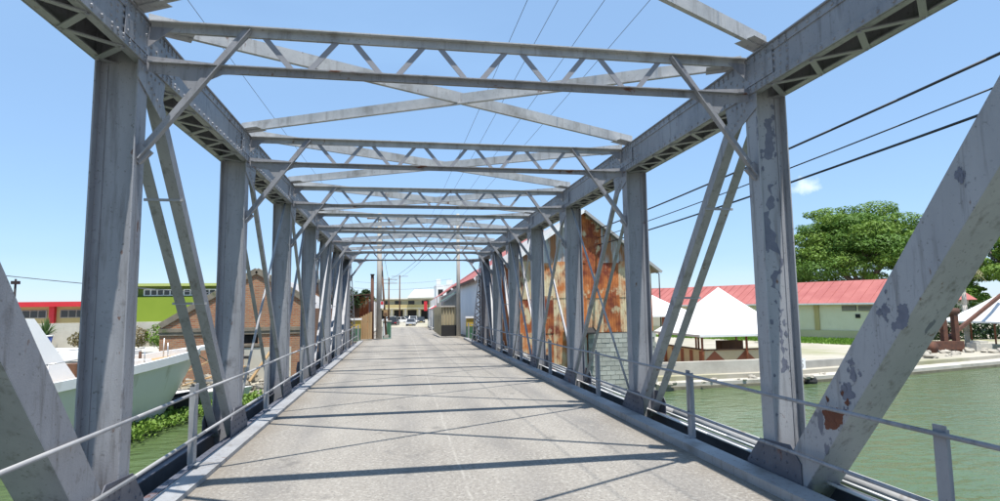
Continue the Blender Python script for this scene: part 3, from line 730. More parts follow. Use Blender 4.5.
# quay: ledge, parapet, stones
led = MB(); lp = [(10.5, 24.4), (11.3, 24.95), (16.9, 25.2), (19.5, 25.6), (26, 26.9), (34, 28.9), (60, 37)]; bk = [(60, 38.6), (34, 30.4), (26, 28.4), (19.5, 27), (16.5, 26.4), (10.6, 26.0)]
pts = lp+bk; led.plate([(x, y, -3) for x, y in pts], (0, 0, 1), 1.40)
structure(led.build('quay_ledge', pale_conc))
fo = MB(); kk = [(x, y-.05) for x, y in lp]; fo.plate([(x, y, -3) for x, y in kk+[(60, 37.3), (34, 29.2), (26, 27.2), (19.5, 25.9), (16.9, 25.5), (11.3, 25.2)]], (0, 0, 1), 1.24)
structure(fo.build('quay_footing', wet_stone))
pw = MB().plate([(10.55, 26.2, -1.65), (16.2, 26.3, -1.65), (18.0, 26.55, -1.65), (18.0, 26.85, -1.65), (16.2, 26.6, -1.65), (10.55, 26.5, -1.65)], (0, 0, 1), .84)
tag(pw.build('parapet_wall', pale_conc), 'low pale concrete wall on the quay in front of the white pavilion', 'wall')
pw = MB().plate([(18.05, 26.7, -1.65), (25.5, 28.4, -1.65), (25.5, 28.7, -1.65), (18.05, 27.0, -1.65)], (0, 0, 1), .62)
tag(pw.build('quay_wall', concrete), 'stained grey quay wall right of the painted number board', 'wall')
for i in range(70):
    t = R.random(); j = R.randrange(len(lp)-3)+0
    x = lp[j][0]+(lp[j+1][0]-lp[j][0])*t; y = lp[j][1]+(lp[j+1][1]-lp[j][1])*t
    x = min(x, 33); r = R.uniform(.05, .17)
    if R.random() < .55: continue
    o = MB().blob((x, y+R.uniform(-.35, .5), -1.6+r*.25), r, 7, 5, .28, (1.4, 1, .7)).build('stone', rock_m)
    tag(o, 'loose pale stone lying along the edge of the quay ledge', 'stone', 'loose stones along the quay')
# number board
SB = thing('number_board', 'small white board with painted number on the quay wall', 'sign', (19.1, 26.6, -1.55))
MB().box(18.75, 19.45, 26.72, 26.75, -1.5, -.85).build('board', white_paint, SB)
tcu = bpy.data.curves.new('number', 'FONT'); tcu.body = '45'; tcu.size = .55; tcu.align_x = 'CENTER'; tcu.align_y = 'CENTER'
to = bpy.data.objects.new('tmp', tcu); C.objects.link(to)
dg = bpy.context.evaluated_depsgraph_get(); me = bpy.data.meshes.new_from_object(to.evaluated_get(dg)); bpy.data.objects.remove(to)
me.materials.append(roofgrey); no = bpy.data.objects.new('number', me); C.objects.link(no); no.parent = SB
no.location = Vector((19.1, 26.714, -1.17))-OFF[SB.name]; no.rotation_euler = (rad(90), 0, 0)

# pavilions
def pavilion(cx, cy, hs, ze, za, label, grp=None, bar=True, zg=GR):
    T = thing('pavilion', label, 'pavilion', (cx, cy, zg), grp)
    m = MB(); n = 8
    for (ax, ay), (bx, by) in (((-1,-1),(1,-1)), ((1,-1),(1,1)), ((1,1),(-1,1)), ((-1,1),(-1,-1))):
        vs = []; fs = []
        for i in range(n+1):
            t = i/n; k_ = 1-t; sag = -.16*math.sin(math.pi*t)
            for j in range(n+1):
                u = j/n; px = (ax+(bx-ax)*u)*k_; py = (ay+(by-ay)*u)*k_
                vs.append((cx+px*hs, cy+py*hs, ze+(za-ze)*t+sag*(.6+.4*math.sin(math.pi*u))))
        for i in range(n):
            for j in range(n): a = i*(n+1)+j; fs.append((a, a+1, a+n+2, a+n+1))
        m.add(vs, fs)
    m.build('canopy', canvas, T, True)
    v = MB()
    for (ax, ay), (bx, by) in (((-1,-1),(1,-1)), ((1,-1),(1,1)), ((1,1),(-1,1)), ((-1,1),(-1,-1))):
        nn = Vector((-(by-ay), bx-ax, 0)).normalized()*-.01
        v.plate([(cx+ax*hs, cy+ay*hs, ze+.02), (cx+bx*hs, cy+by*hs, ze+.02), (cx+bx*hs, cy+by*hs, ze-.1), (cx+ax*hs, cy+ay*hs, ze-.1)], nn.normalized(), .01)
    v.build('valance', canvas, T)
    for ax in (-1, 0, 1):
        for ay in (-1, 1):
            MB().tube((cx+ax*(hs-.25), cy+ay*(hs-.25), zg), (cx+ax*(hs-.25), cy+ay*(hs-.25), ze+.0), .06, n=8).build('post', brown_p, T, True)
    if bar:
        b = hs-.45
        MB().box(cx-b, cx+b, cy-b-.05, cy-b+.05, zg, zg+.95).build('counter_front', tan_p, T)
        MB().box(cx-b-.05, cx-b+.05, cy-b+.06, cy+b, zg, zg+.95).build('counter_side', tan_p, T)
        for i in range(3):
            x = cx-b+.55+i*(2*b-1.1)/2
            m = MB(); m.plate([(x-.95, cy-b-.053-.002*i, zg+.08), (x+.95, cy-b-.053-.002*i, zg+.08), (x, cy-b-.053-.002*i, zg+.93)], (0, -1, 0), .012); m.build('triangle_panel', brown_p, T)
        for i in range(5):
            y = cy-b+.25+i*(2*b-.5)/4
            MB().box(cx-b-.064, cx-b-.052, y-.18, y+.18, zg+.03, zg+.9).build('slat', brown_p, T)
        MB().box(cx-b-.12, cx+b+.12, cy-b-.12, cy-b+.25, zg+.955, zg+1.0).box(cx-b-.12, cx-b+.25, cy-b+.26, cy+b, zg+.955, zg+1.0).build('counter_top', dark_wood, T)
        MB().box(cx+.2, cx+1.5, cy+.2, cy+.9, zg, zg+1.25).build('back_bar', dark_wood, T)
    return T
pavilion(17.0, 30.4, 2.75, .36, 2.9, 'large white pyramid canopy pavilion with diamond patterned bar counter on the quay')
pavilion(15.2, 36.0, 2.4, 1.3, 2.75, 'white canopy pavilion partly hidden behind the larger one next to the rusty warehouse', bar=False)
T2 = pavilion(42.0, 35.6, 2.4, .45, 2.3, 'white canopy tent at the far right edge behind the rusty winch', bar=False)

# long red-roofed building
ra, rb = Vector((44.3, 47.05, 0)), Vector((31.2, 73.0, 0)); dd = (rb-ra).normalized(); pn = Vector((-dd.y, dd.x, 0))
if pn.dot(Vector((-1, -.5, 0))) < 0: pn = -pn
LB = thing('long_building', 'long cream building with faded red roof behind the pavilions', 'building', (39, 57, GR))
LW = (rb-ra).length; ez, rz = 1.9, 4.0; dw = 3.7
def lbp(u, v, z): q = ra+dd*u+pn*v; return (q.x, q.y, z)
m = MB(); fr = [lbp(0, dw, GR), lbp(LW, dw, GR), lbp(LW, -dw, GR), lbp(0, -dw, GR)]
m.plate(fr, (0, 0, 1), ez-GR-.05); 
m.build('wall', cream, LB)
for u in (0.02, LW-.17): MB().plate([lbp(u, dw-.02, ez-.06), lbp(u, -dw+.02, ez-.06), lbp(u, 0, rz-.08)], dd, .15).build('gable', cream, LB)
def lslab(u0, u1, v0, v1, z0, z1): return MB().plate([lbp(u0, v0, z0), lbp(u1, v0, z0), lbp(u1, v1, z0), lbp(u0, v1, z0)], (0, 0, 1), z1-z0)
lslab(0, LW, dw+.002, dw+.07, GR, GR+.75).build('plinth', olive, LB)
for sgn in (1, -1):
    m = MB(); v1 = sgn*(dw+.45); zz = ez-.12
    nn = (Vector(lbp(0, 0, rz))-Vector(lbp(0, v1, zz))).cross(dd); nn = nn if nn.z > 0 else -nn
    m.plate([lbp(-.5, 0, rz), lbp(LW+.3, 0, rz), lbp(LW+.3, v1, zz), lbp(-.5, v1, zz)], nn.normalized(), .07)
    # ribs of the roof sheets
    for i in range(int(LW/.9)):
        u = -.4+i*.9; a = Vector(lbp(u, sgn*.1, rz-.02)); b = Vector(lbp(u, v1, zz)); m.bar(a+nn.normalized()*.08, b+nn.normalized()*.08, nn, .03, .05)
    m.build('roof', red_roof, LB)
lslab(-.45, LW+.2, dw+.46, dw+.54, ez-.16, ez-.02).build('fascia', white_paint, LB)
for u in (5.2, 13, 21): lslab(u-.22, u+.22, dw+.004, dw+.12, GR+.76, ez-.1).build('pilaster', yellow_w, LB)
for u in (.9, 2.3):
    vt = lslab(u-.62, u+.62, dw+.003, dw+.06, 1.15, 1.62).build('vent', dark_m, LB)
    for j in range(4): lslab(u-.6, u+.6, dw+.062, dw+.09, 1.19+j*.11, 1.24+j*.11).build('louvre', pole_wood, vt)
lslab(1.4, 1.8, dw+.003, dw+.05, .50, .86).build('wall_opening', dark_m, LB)
# roof vents
MB().tube((*lbp(11, 1.5, 3.0)[:2], 3.0), (*lbp(11, 1.5, 3.0)[:2], 3.7), .08).build('vent_pipe', white_paint, LB)
# grey roofed block further back
GB = thing('grey_roof_block', 'low building with dark grey roof behind the long red roof', 'building', (26, 84, GR))
MB().box(17, 46, 84, 92, GR, 3.9).build('wall', concrete, GB); MB().box(16.6, 46.4, 83.6, 92.4, 3.95, 4.5).build('roof', roofgrey, GB)
for x, s_ in ((21, .8), (27, 1.1), (33, .7)): MB().box(x, x+s_*1.6, 85, 86.5, 4.5, 4.5+s_).build('roof_unit', concrete, GB)
for x, y, h, lb in ((27.3, 60, 5.4, 'thin dark lamp pole rising behind the big white pavilion'), (22.6, 70, 5.6, 'thin dark pole left of the pavilion roof peak')):
    PO = thing('lamp_pole', lb, 'pole', (x, y, GR))
    MB().tube((x, y, GR), (x, y, h), .09, .06, 8).build('pole', dark_m, PO, True); MB().bar((x, y, h), (x-1.2, y, h+.25), (0, 0, 1), .08, .1).build('arm', dark_m, PO)

# lawn strip in front of the long building
gm = MB()
for i in range(9000):
    u = R.uniform(-6, 20); v = R.uniform(dw+.6, dw+8.5); q = lbp(u, v, GR)
    if q[0] < 22 or q[1] < 36: continue
    a = R.uniform(0, 6.28); hh = R.uniform(.08, .2); dx, dy = math.cos(a)*.07, math.sin(a)*.07
    gm.add([(q[0]-dx, q[1]-dy, GR), (q[0]+dx, q[1]+dy, GR), (q[0]+R.uniform(-.06, .06), q[1]+R.uniform(-.06, .06), GR+hh)], [(0, 1, 2)])
o = gm.build('lawn_grass', grass_m, None, kind='stuff'); o['label'] = 'green lawn strip in front of the cream building'; o['category'] = 'grass'
lawn = MB().plate([lbp(-6, dw+.6, GR+.002), lbp(20, dw+.6, GR+.002), lbp(20, dw+7, GR+.002), lbp(-6, dw+8.5, GR+.002)], (0, 0, 1), .004)
structure(lawn.build('lawn', mat('lawn_soil', (0.10, 0.19, 0.03), (0.16, 0.25, 0.05), 2.0, 0.95)))

# trees
def tree(name, label, base, h, crown, leafm, n_clump, leaf_n, leaf_sz, trunk_r, seed, grp=None, flat=.42):
    global R
    R = random.Random(seed)
    T = thing(name, label, 'tree', base, grp); bx, by, bz = base; tr = MB()
    fork = bz+h*.34; cx, cy = bx, by
    tr.tube((bx, by, bz-.2), (bx+.2, by, bz+h*.15), trunk_r*1.25, trunk_r, 10); tr.tube((bx+.2, by, bz+h*.15), (bx, by, fork), trunk_r, trunk_r*.85, 10)
    clumps = []
    for i in range(n_clump):
        a = i*2.399+R.uniform(-.3, .3); rr = math.sqrt((i+.5)/n_clump)
        x = bx+math.cos(a)*rr*crown*R.uniform(.85, 1.08); y = by+math.sin(a)*rr*crown*R.uniform(.85, 1.08)
        z = bz+h*(.90-.40*rr**2.2+R.uniform(-.20, .12))
        clumps.append((x, y, z, R.uniform(.6, 1.35)*crown*.22))
    for j in range(9):
        a = j*2*math.pi/9; mid = Vector((bx+math.cos(a)*crown*.33, by+math.sin(a)*crown*.33, bz+h*R.uniform(.52, .62)))
        st_ = Vector((bx, by, fork-.2)); tr.tube(st_, st_+(mid-st_)*.5+Vector((0, 0, -.3)), trunk_r*.5, trunk_r*.38, 7); tr.tube(st_+(mid-st_)*.5+Vector((0, 0, -.3)), mid, trunk_r*.38, trunk_r*.28, 7)
        near = sorted(clumps, key=lambda c: (c[0]-mid.x)**2+(c[1]-mid.y)**2)[:6]
        for c in near:
            e = Vector(c[:3])-Vector((0, 0, c[3]*.3)); k_ = mid+(e-mid)*.55+Vector((R.uniform(-.3, .3), R.uniform(-.3, .3), -.1))
            tr.tube(mid, k_, trunk_r*.22, trunk_r*.13, 5); tr.tube(k_, e, trunk_r*.13, trunk_r*.05, 5)
    tr.build('trunk', bark, T, True)
    for part in range(2):
        lf = MB()
        for ci, (x, y, z, r) in enumerate(clumps):
            if ci % 2 != part: continue
            lf.leaves((x, y, z), r, r, r*flat, int(leaf_n*(r/(crown*.22))**2), leaf_sz, .55, .8)
            for _ in range(6):
                a = R.uniform(0, 6.28); lf.leaves((x+math.cos(a)*r*1.0, y+math.sin(a)*r*1.0, z+R.uniform(-.5, .35)*r), r*.45, r*.45, r*.2, leaf_n//8, leaf_sz, .6, .8)
        lf.build('crown', (leafm, leaf_b if leafm is leaf_a else leafm)[part], T)
    R = random.Random(seed+1)
    return T
tree('spreading_tree', 'big spreading green tree behind the long red roofed building', (58, 66, GR), 15.4, 9.4, leaf_a, 84, 760, .30, .6, 12)
tree('leafy_tree', 'bright green tree at the right edge beyond the river', (63, 50.5, GR), 11.8, 6.0, leaf_b, 30, 700, .28, .4, 5, flat=.6)
tree('leafy_tree', 'dark green bushy tree behind the palm at the right bank', (57, 53, GR), 6.2, 4.0, leaf_a, 18, 420, .32, .3, 9, flat=.7)
# palm
def palm(label, base, h, n, L, m, lean=(0, 0), seed=3, cat='palm tree'):
    rr = random.Random(seed); T = thing('palm_tree', label, cat, base); b = Vector(base); tr = MB(); prev = b; 
    for i in range(1, 7):
        t = i/6; p = b+Vector((lean[0]*t*t, lean[1]*t*t, h*t)); tr.tube(prev, p, .17-.05*t+.02, .17-.05*t, 8); prev = p
    tr.build('trunk', pole_wood, T, True)
    for i in range(n):
        a = i*2.399; el = rr.uniform(-.5, .9); fr_ = MB(); pts = []
        for j in range(7):
            t = j/6; d = L*t; pts.append(prev+Vector((math.cos(a)*d*math.cos(el*.6), math.sin(a)*d*math.cos(el*.6), math.sin(el)*d*.8-1.0*L*t*t*.6)))
        fr_.path(pts, .02, 4)
        for j in range(1, 6):
            for s in (-1, 1):
                for q in (0, .5):
                    p = pts[j]+(pts[j+1]-pts[j])*q; tn = (pts[j+1]-pts[j]).normalized(); sd = tn.cross(Vector((0, 0, 1))).normalized()*s
                    e = p+sd*L*.2+tn*L*.1+Vector((0, 0, -L*.12)); fr_.add([p-tn*.04, p+tn*.04, e], [(0, 1, 2)])
        fr_.build('frond', m, T)
    return T
palm('weathered palm with drooping fronds beside the rusty winch on the far quay', (41.2, 37.4, GR), 6.1, 15, 1.5, dry_frond, (.2, .1))
# dark hedge and red-roofed hut behind the winch
HD = MB(); 
for i in range(9): HD.leaves((42.5+i*1.0, 44-i*.15, GR+1.5), 1.0, .8, 1.9, 620, .24, .6, .3)
o = tag(HD.build('hedge', leaf_dk), 'dark overgrown hedge behind the rusty winch', 'hedge')
HU = thing('hut', 'small hut with faded red roof half hidden by trees at the right', 'building', (50, 48, GR))
MB().box(47.5, 52.5, 47, 51, GR, 2.0).build('wall', plaster, HU); MB().plate([(47, 46.6, 2.0), (53, 46.6, 2.0), (53, 49, 3.5), (47, 49, 3.5)], (0, -.5, .85), .06).build('roof', red_roof, HU)
# winch / derrick
WN = thing('winch_frame', 'rusty iron winch frame with slanting boom on the far right quay', 'winch', (35.3, 33.2, GR))
for x in (34.7, 35.6):
    m = MB(); m.box(x-.16, x+.16, 33.05, 33.35, GR, 1.2); m.box(x-.22, x+.22, 33.0, 33.4, GR, GR+.25); m.build('upright', rust_iron, WN)
MB().tube((34.4, 33.2, 1.25), (35.9, 33.2, 1.25), .22, n=12).build('drum', rust_iron, WN, True)
MB().box(32.6, 35.9, 32.9, 33.5, GR+.15, GR+.7).build('base_beam', rust_iron, WN)
MB().bar((35.3, 33.6, -.6), (41.5, 34.8, 2.35), (0, 1, 0), .22, .2).build('boom', rust_iron, WN)
MB().tube((33.2, 32.6, GR+.35), (33.2, 33.8, GR+.35), .4, n=14).build('roller', rust_iron, WN, True)
MB().bar((34.7, 33.1, .6), (33.1, 33.1, GR+.5), (0, 1, 0), .14, .16).build('strut', rust_iron, WN)
for x, y, sx_, h, lb in ((39.0, 34.6, .5, .55, 'pale concrete mooring block in front of the palm'), (31.2, 32.2, .4, .5, 'pale concrete mooring block left of the rusty winch'), (36.9, 33.0, .18, .6, 'short pale mooring post right of the rusty winch')):
    m = MB(); m.box(x-sx_, x+sx_, y-sx_, y+sx_, GR, GR+h*.7); m.box(x-sx_*.7, x+sx_*.7, y-sx_*.7, y+sx_*.7, GR+h*.7, GR+h); tag(m.build('mooring_block', pale_conc), lb, 'mooring block')
for i in range(34):
    x = R.uniform(26, 38); y = 28.3+(x-26)*.24+R.uniform(.2, 3.4); r = R.uniform(.1, .32)
    tag(MB().blob((x, y, GR+r*.3), r, 7, 5, .3, (1.3, 1, .65)).build('rubble_stone', rock_m), 'piece of pale rubble scattered on the quay left of the winch', 'stone', 'rubble around the winch')
# shrub at the wall, parked black item
SH = thing('shrub', 'pale leafed rounded shrub against the cream wall', 'shrub', (30.3, 45.2, GR))
MB().leaves((30.3, 45.2, GR+.75), 1.3, 1.0, .7, 900, .2, .5, .4).build('foliage', leaf_pale, SH); MB().tube((30.3, 45.2, GR), (30.3, 45.2, GR+.7), .07).build('stem', bark, SH)
# drifting hyacinth near the right quay
dh = MB()
for i in range(420):
    x = R.gauss(31.5, 1.8); y = 24.2+(x-31)*.25+R.gauss(0, .35); dh.leaves((x, y, WZ+.05), .12, .12, .06, 4, .2, .6, 1)
o = dh.build('drifting_weed', leaf_b, None, kind='stuff'); o['label'] = 'patch of green weed drifting near the right quay'; o['category'] = 'water weed'
# black tyre fender under the number board
tag(MB().blob((18.6, 25.3, WZ+.1), .32, 10, 6, .05, (1, .8, .9)).build('fender', black_m), 'black rubber fender at the waterline below the number board', 'fender')

# ================================================================== LEFT BANK
# brick building
BB = thing('brick_building', 'old brick building with stepped gable behind the boat', 'building', (-8, 29, GR))
by, byb = 29.0, 40.0
g = [(-11.7, GR-.3), (-4.9, GR-.3), (-4.9, 2.1), (-5.9, 2.75), (-7.55, 3.75), (-8.9, 2.95), (-11.7, 1.25)]
win = [(-8.25, -7.42, .38, 1.02)]
# front wall in pieces round the window
def wallpiece(poly, nm='wall', mt=None): MB().plate([(x, by, z) for x, z in poly], (0, 1, 0), .35).build(nm, mt or brick, BB)
wallpiece([(-11.7, GR-.3), (-8.25, GR-.3), (-8.25, 1.02), (-11.7, 1.02)])
wallpiece([(-7.42, GR-.3), (-4.9, GR-.3), (-4.9, 1.02), (-7.42, 1.02)])
wallpiece([(-8.25, GR-.3), (-7.42, GR-.3), (-7.42, .38), (-8.25, .38)])
wallpiece([(-11.7, 1.02), (-4.9, 1.02), (-4.9, 2.1), (-5.9, 2.75), (-7.55, 3.75), (-8.9, 2.95), (-11.7, 1.25)])
MB().box(-11.7, -11.35, by+.35, byb, GR-.3, 1.2).build('side_wall', brick, BB); MB().box(-5.25, -4.9, by+.35, byb, GR-.3, 2.0).build('side_wall', brick, BB)
# sloping capping on the gable, cornice band
cp = [(-11.68, 1.16), (-8.9, 2.88), (-7.55, 3.70), (-5.9, 2.7), (-4.92, 2.02)]
for a, b in zip(cp[:-1], cp[1:]):
    MB().bar((a[0], by+.15, a[1]+.12), (b[0], by+.15, b[1]+.12), (0, 1, 0), .44, .26).build('gable_capping', cap_m, BB)
MB().box(-11.72, -4.88, by-.07, by-.002, .98, 1.14).box(-11.71, -4.89, by-.04, by-.003, .82, .978).build('cornice', cap_m, BB)
wo = MB().box(-8.25, -7.42, by+.2, by+.25, .38, 1.02).build('window', dark_m, BB)
for i in range(4): MB().tube((-8.15+i*.21, by+.12, .38), (-8.15+i*.21, by+.12, 1.02), .018).build('window_bar', dark_m, wo)
MB().box(-8.25, -7.42, by+.10, by+.14, .68, .71).build('window_bar', dark_m, wo)
MB().box(-8.4, -7.3, by-.1, by+.02, .26, .376).build('window_sill', cap_m, BB)
MB().box(-8.0, -5.9, by-.06, by-.002, GR-.3, .2).build('render_patch', plaster, BB)
MB().box(-8.85, -7.7, by-.5, by-.2, -.28, -.16).build('timber_shelf', black_m, BB)
m = MB()
for (xa, za, xb, zb) in ((-7.55, 3.6, -11.6, 1.1), (-7.55, 3.6, -5.0, 1.95)): 
    nn = Vector((-(zb-za), 0, xb-xa)).normalized(); nn = nn if nn.z > 0 else -nn
    m.plate([(xa, by+.5, za), (xb, by+.5, zb), (xb, byb, zb), (xa, byb, za)], nn, .05)
m.build('roof', roofgrey, BB)
# second brick building behind to the right
B2 = thing('brick_store', 'lower brick store with mossy gable right of the old brick building', 'building', (-6, 42, GR))
MB().plate([(x, 41.5, z) for x, z in ((-9.2, GR), (-4.2, GR), (-4.2, 2.3), (-6.9, 3.9), (-9.2, 2.6))], (0, 1, 0), 6).build('wall', brick, B2)
for a, b in (((-9.4, 2.5), (-6.9, 4.0)), ((-6.9, 4.0), (-4.0, 2.3))):
    MB().bar((a[0], 44.4, a[1]+.1), (b[0], 44.4, b[1]+.1), (0, 1, 0), 6.2, .16).build('roof', cap_m, B2)
MB().box(-7.2, -6.1, 41.44, 41.498, .4, 1.2).build('window', dark_m, B2)
# rubble and debris at the foot of the brick building
m = MB()
for i in range(260):
    x = R.uniform(-12.5, -4.5); y = R.uniform(26.2, 28.9); r = R.uniform(.05, .22)
    m.blob((x, y, -1.75+(y-26.2)*.25+r*.3), r, 6, 4, .3, (1.2, 1, .7))
o = m.build('rubble', rock_m, None, kind='stuff'); o['label'] = 'pale rubble heaped along the bank below the brick building'; o['category'] = 'rubble'
m = MB().plate([(-12.8, 28.9, -1.4), (-4.3, 28.9, -1.4), (-4.3, 25.9, -2.2), (-12.8, 25.9, -2.2)], (0, 0, 1), .05)
structure(m.build('bank_slope', ground_m))
for i, (a, b) in enumerate((((-11.2, 26.9, -1.3), (-9.0, 27.9, -.2)), ((-10.6, 27.6, -1.1), (-8.2, 27.2, -1.0)), ((-9.9, 26.8, -1.2), (-7.8, 28.4, -.6)), ((-7.4, 27.6, -1.2), (-6.6, 28.7, .3)))):
    tag(MB().bar(a, b, (0, 0, 1), .05, .14).build('timber_plank', wood), ('weathered plank slanting up from the rubble nearest the boat bow', 'weathered plank lying level across the rubble', 'weathered plank in the middle of the rubble pointing at the brick wall', 'weathered plank leaning upright below the barred window')[i], 'plank', 'planks on the rubble')
# white skiff
def hull(L, B, D, base, ang, sheer, rake, nst=14, flare=.75, zk=None):
    vs = []; n = 9; rows = []
    ca, sa = math.cos(ang), math.sin(ang)
    for i in range(nst+1):
        t = i/nst; hb = B/2*(min(1, (1-t)**.55*1.25) if t > .35 else (1-.12*(1-t/.35)))
        if t == 1: hb = .015
        zt = D+sheer*t*t; row = []
        for j in range(n):
            u = j/(n-1); w_ = hb*(u**.36)*((1-t*.35)+t*.35*u) if t < 1 else .015*u
            ax = L*t+rake*(u-1)*(t**3)
            z = zt*u**1.25
            row.append((ax, w_, z))
        rows.append(row)
    def W(ax, w_, z): return (base[0]+ax*ca-w_*sa, base[1]+ax*sa+w_*ca, base[2]+z)
    return rows, W
def hull_mesh(rows, W):
    m = MB(); n = len(rows[0])
    for sg in (1, -1):
        vs = [W(a, sg*b, z) for row in rows for a, b, z in row]; fs = []
        for i in range(len(rows)-1):
            for j in range(n-1): q = i*n+j; fs.append((q, q+n, q+n+1, q+1))
        m.add(vs, fs)
    row = rows[0]; tr = [W(a, b, z) for a, b, z in row]+[W(a, -b, z) for a, b, z in row[::-1]]
    m.add(tr, [tuple(range(len(tr)))])
    return m
SK = thing('skiff', 'small white skiff pulled up beside the black dinghy below the brick building', 'boat', (-8.6, 25.2, WZ))
rows, W = hull(3.4, 1.3, .55, (-10.2, 25.3, WZ+.05), rad(8), .12, .4)
hull_mesh(rows, W).build('hull', white_paint, SK, True)
MB().plate([W(a, b-.04, z-.12) for a, b, z in [r[-1] for r in rows[:-1]]]+[W(a, -b+.04, z-.12) for a, b, z in [r[-1] for r in rows[:-1]][::-1]], (0, 0, 1), .03).build('deck', pale_conc, SK)
DN = thing('dinghy', 'black half sunken dinghy under the bow of the motor boat', 'boat', (-9.3, 23.4, WZ))
rows, W = hull(2.2, 1.1, .75, (-10.0, 22.7, WZ-.12), rad(35), .2, .3)
hull_mesh(rows, W).build('hull', black_m, DN, True)
MB().path([W(*r[-1]) for r in rows], .06, 6).path([W(r[-1][0], -r[-1][1], r[-1][2]) for r in rows], .06, 6).build('gunwale', black_m, DN, True)

# motor boat
bowx, bowy, bz = -8.3, 23.7, .42
ang = math.atan2(.917, .40); L = 15.0
ax_, ay_ = math.cos(ang), math.sin(ang)
base = (bowx-L*ax_, bowy-L*ay_, WZ-.35)
BT = thing('motor_boat', 'moored motor boat with pale teal hull and white deck at the left', 'boat', (base[0]+7*ax_, base[1]+7*ay_, WZ))
rows, W = hull(L, 4.0, 2.15, base, ang, .62, 2.3, nst=26)
hull_mesh(rows, W).build('hull', hull_mat, BT, True)
edge = [r[-1] for r in rows]
# white gunwale band
m = MB()
for sg in (1, -1):
    for (a, b, z), (a2, b2, z2) in zip(edge[:-1], edge[1:]):
        m.bar(W(a, sg*b, z-.05), W(a2, sg*b2, z2-.05), (0, 0, 1), .26, .10)
m.build('gunwale', white_paint, BT)
dk = [W(a, b-.02, z-.12) for a, b, z in edge[:-1]]+[W(a, -b+.02, z-.12) for a, b, z in edge[:-1]][::-1]
m = MB()
nn_ = len(edge)-1
for i in range(nn_-1): m.add([dk[i], dk[i+1], dk[2*nn_-2-i], dk[2*nn_-1-i]], [(0, 1, 2, 3)])
m.build('deck', wood, BT)
m = MB(); a, b, z = edge[-1]; m.bar(W(a-.9, 0, z-.02), W(a+.45, 0, z+.04), (0, 0, 1), .14, .42); m.blob(W(a+.45, 0, z+.04), .21, 10, 6, 0, (1, 1, .6)); m.build('bow_platform', white_paint, BT)
# trunk cabin with raked front
def Wp(a, b, z): return W(a, b, z)
c0, c1, zt0 = 3.0, 8.6, 2.1
m = MB(); 
def loftbox(a0, a1, b0, b1, z0, z1, rake_f, nrm=None):
    vs = [Wp(a0, -b0, z0), Wp(a1, -b0*.8, z0), Wp(a1, b0*.8, z0), Wp(a0, b0, z0), Wp(a0, -b1, z1), Wp(a1-rake_f, -b1*.8, z1), Wp(a1-rake_f, b1*.8, z1), Wp(a0, b1, z1)]
    return MB().add(vs, [(0,3,2,1),(4,5,6,7),(0,1,5,4),(1,2,6,5),(2,3,7,6),(3,0,4,7)])
wh_ = loftbox(2.0, 9.5, 1.25, 1.0, 2.1, 4.05, 1.3).build('wheelhouse', white_paint, BT)
for j in range(3):
    b0, b1 = -.86+j*.58, -.32+j*.58
    vs = [Wp(9.5-1.3*.30, b0, 2.1+1.95*.30), Wp(9.5-1.3*.30, b1, 2.1+1.95*.30), Wp(9.5-1.3*.86, b1*.93, 2.1+1.95*.86), Wp(9.5-1.3*.86, b0*.93, 2.1+1.95*.86)]
    MB().plate(vs, (ax_*.83, ay_*.83, .55), .02).build('windscreen_pane', glass_m, wh_)
for j in range(3):
    a0 = 3.2+j*1.7
    for sg in (1, -1):
        vs = [Wp(a0, sg*(1.25-.02*j), 2.9), Wp(a0+1.3, sg*(1.22-.04*j), 2.9), Wp(a0+1.2, sg*(1.10-.04*j), 3.65), Wp(a0+.1, sg*(1.12-.02*j), 3.65)]
        MB().plate(vs, (-ay_*sg, ax_*sg, .1), .02).build('side_window', glass_m, wh_)
for a_, b_, h_ in ((9.9, .7, .5), (10.4, -.9, .45), (10.9, .5, .35), (13.0, -.2, .3)):
    MB().box(-.0, .001, 0, .001, 0, .001) if False else loftbox(a_, a_+.45, .22, .2, 2.2, 2.2+h_, .05).build('deck_box', R.choice((white_paint, pale_conc, dark_wood)), BT)
# rails, stanchions, cleats on the foredeck
m = MB()
for sg in (1, -1):
    st_ = [e for e in edge[12:25:2]]
    for e in st_: MB().tube(W(e[0], sg*max(e[1]-.1, .02), e[2]), W(e[0], sg*max(e[1]-.12, .02), e[2]+.55), .018).build('stanchion', white_pl if sg > 0 else steel_w, BT, True)
    MB().path([W(e[0], sg*max(e[1]-.12, .02), e[2]+.55) for e in st_[:5]], .016, 6).build('deck_rail', steel_w, BT, True)
MB().bar(W(11.2, -.3, 2.35), W(11.2, -.3, 2.9), (1, 0, 0), .09, .09).build('samson_post', dark_wood, BT)
MB().bar(W(12.6, .25, 2.4), W(12.6, .25, 2.85), (1, 0, 0), .07, .07).build('samson_post', dark_wood, BT)
loftbox(11.5, 12.6, .45, .4, 2.3, 2.62, .1).build('hatch', white_paint, BT)
wire('mooring_rope', W(14.7, 0, 2.7), (-7.6, 28.6, -.9), .25, .022, pole_wood, 'slack mooring rope from the boat bow to the brick building bank', 'rope')

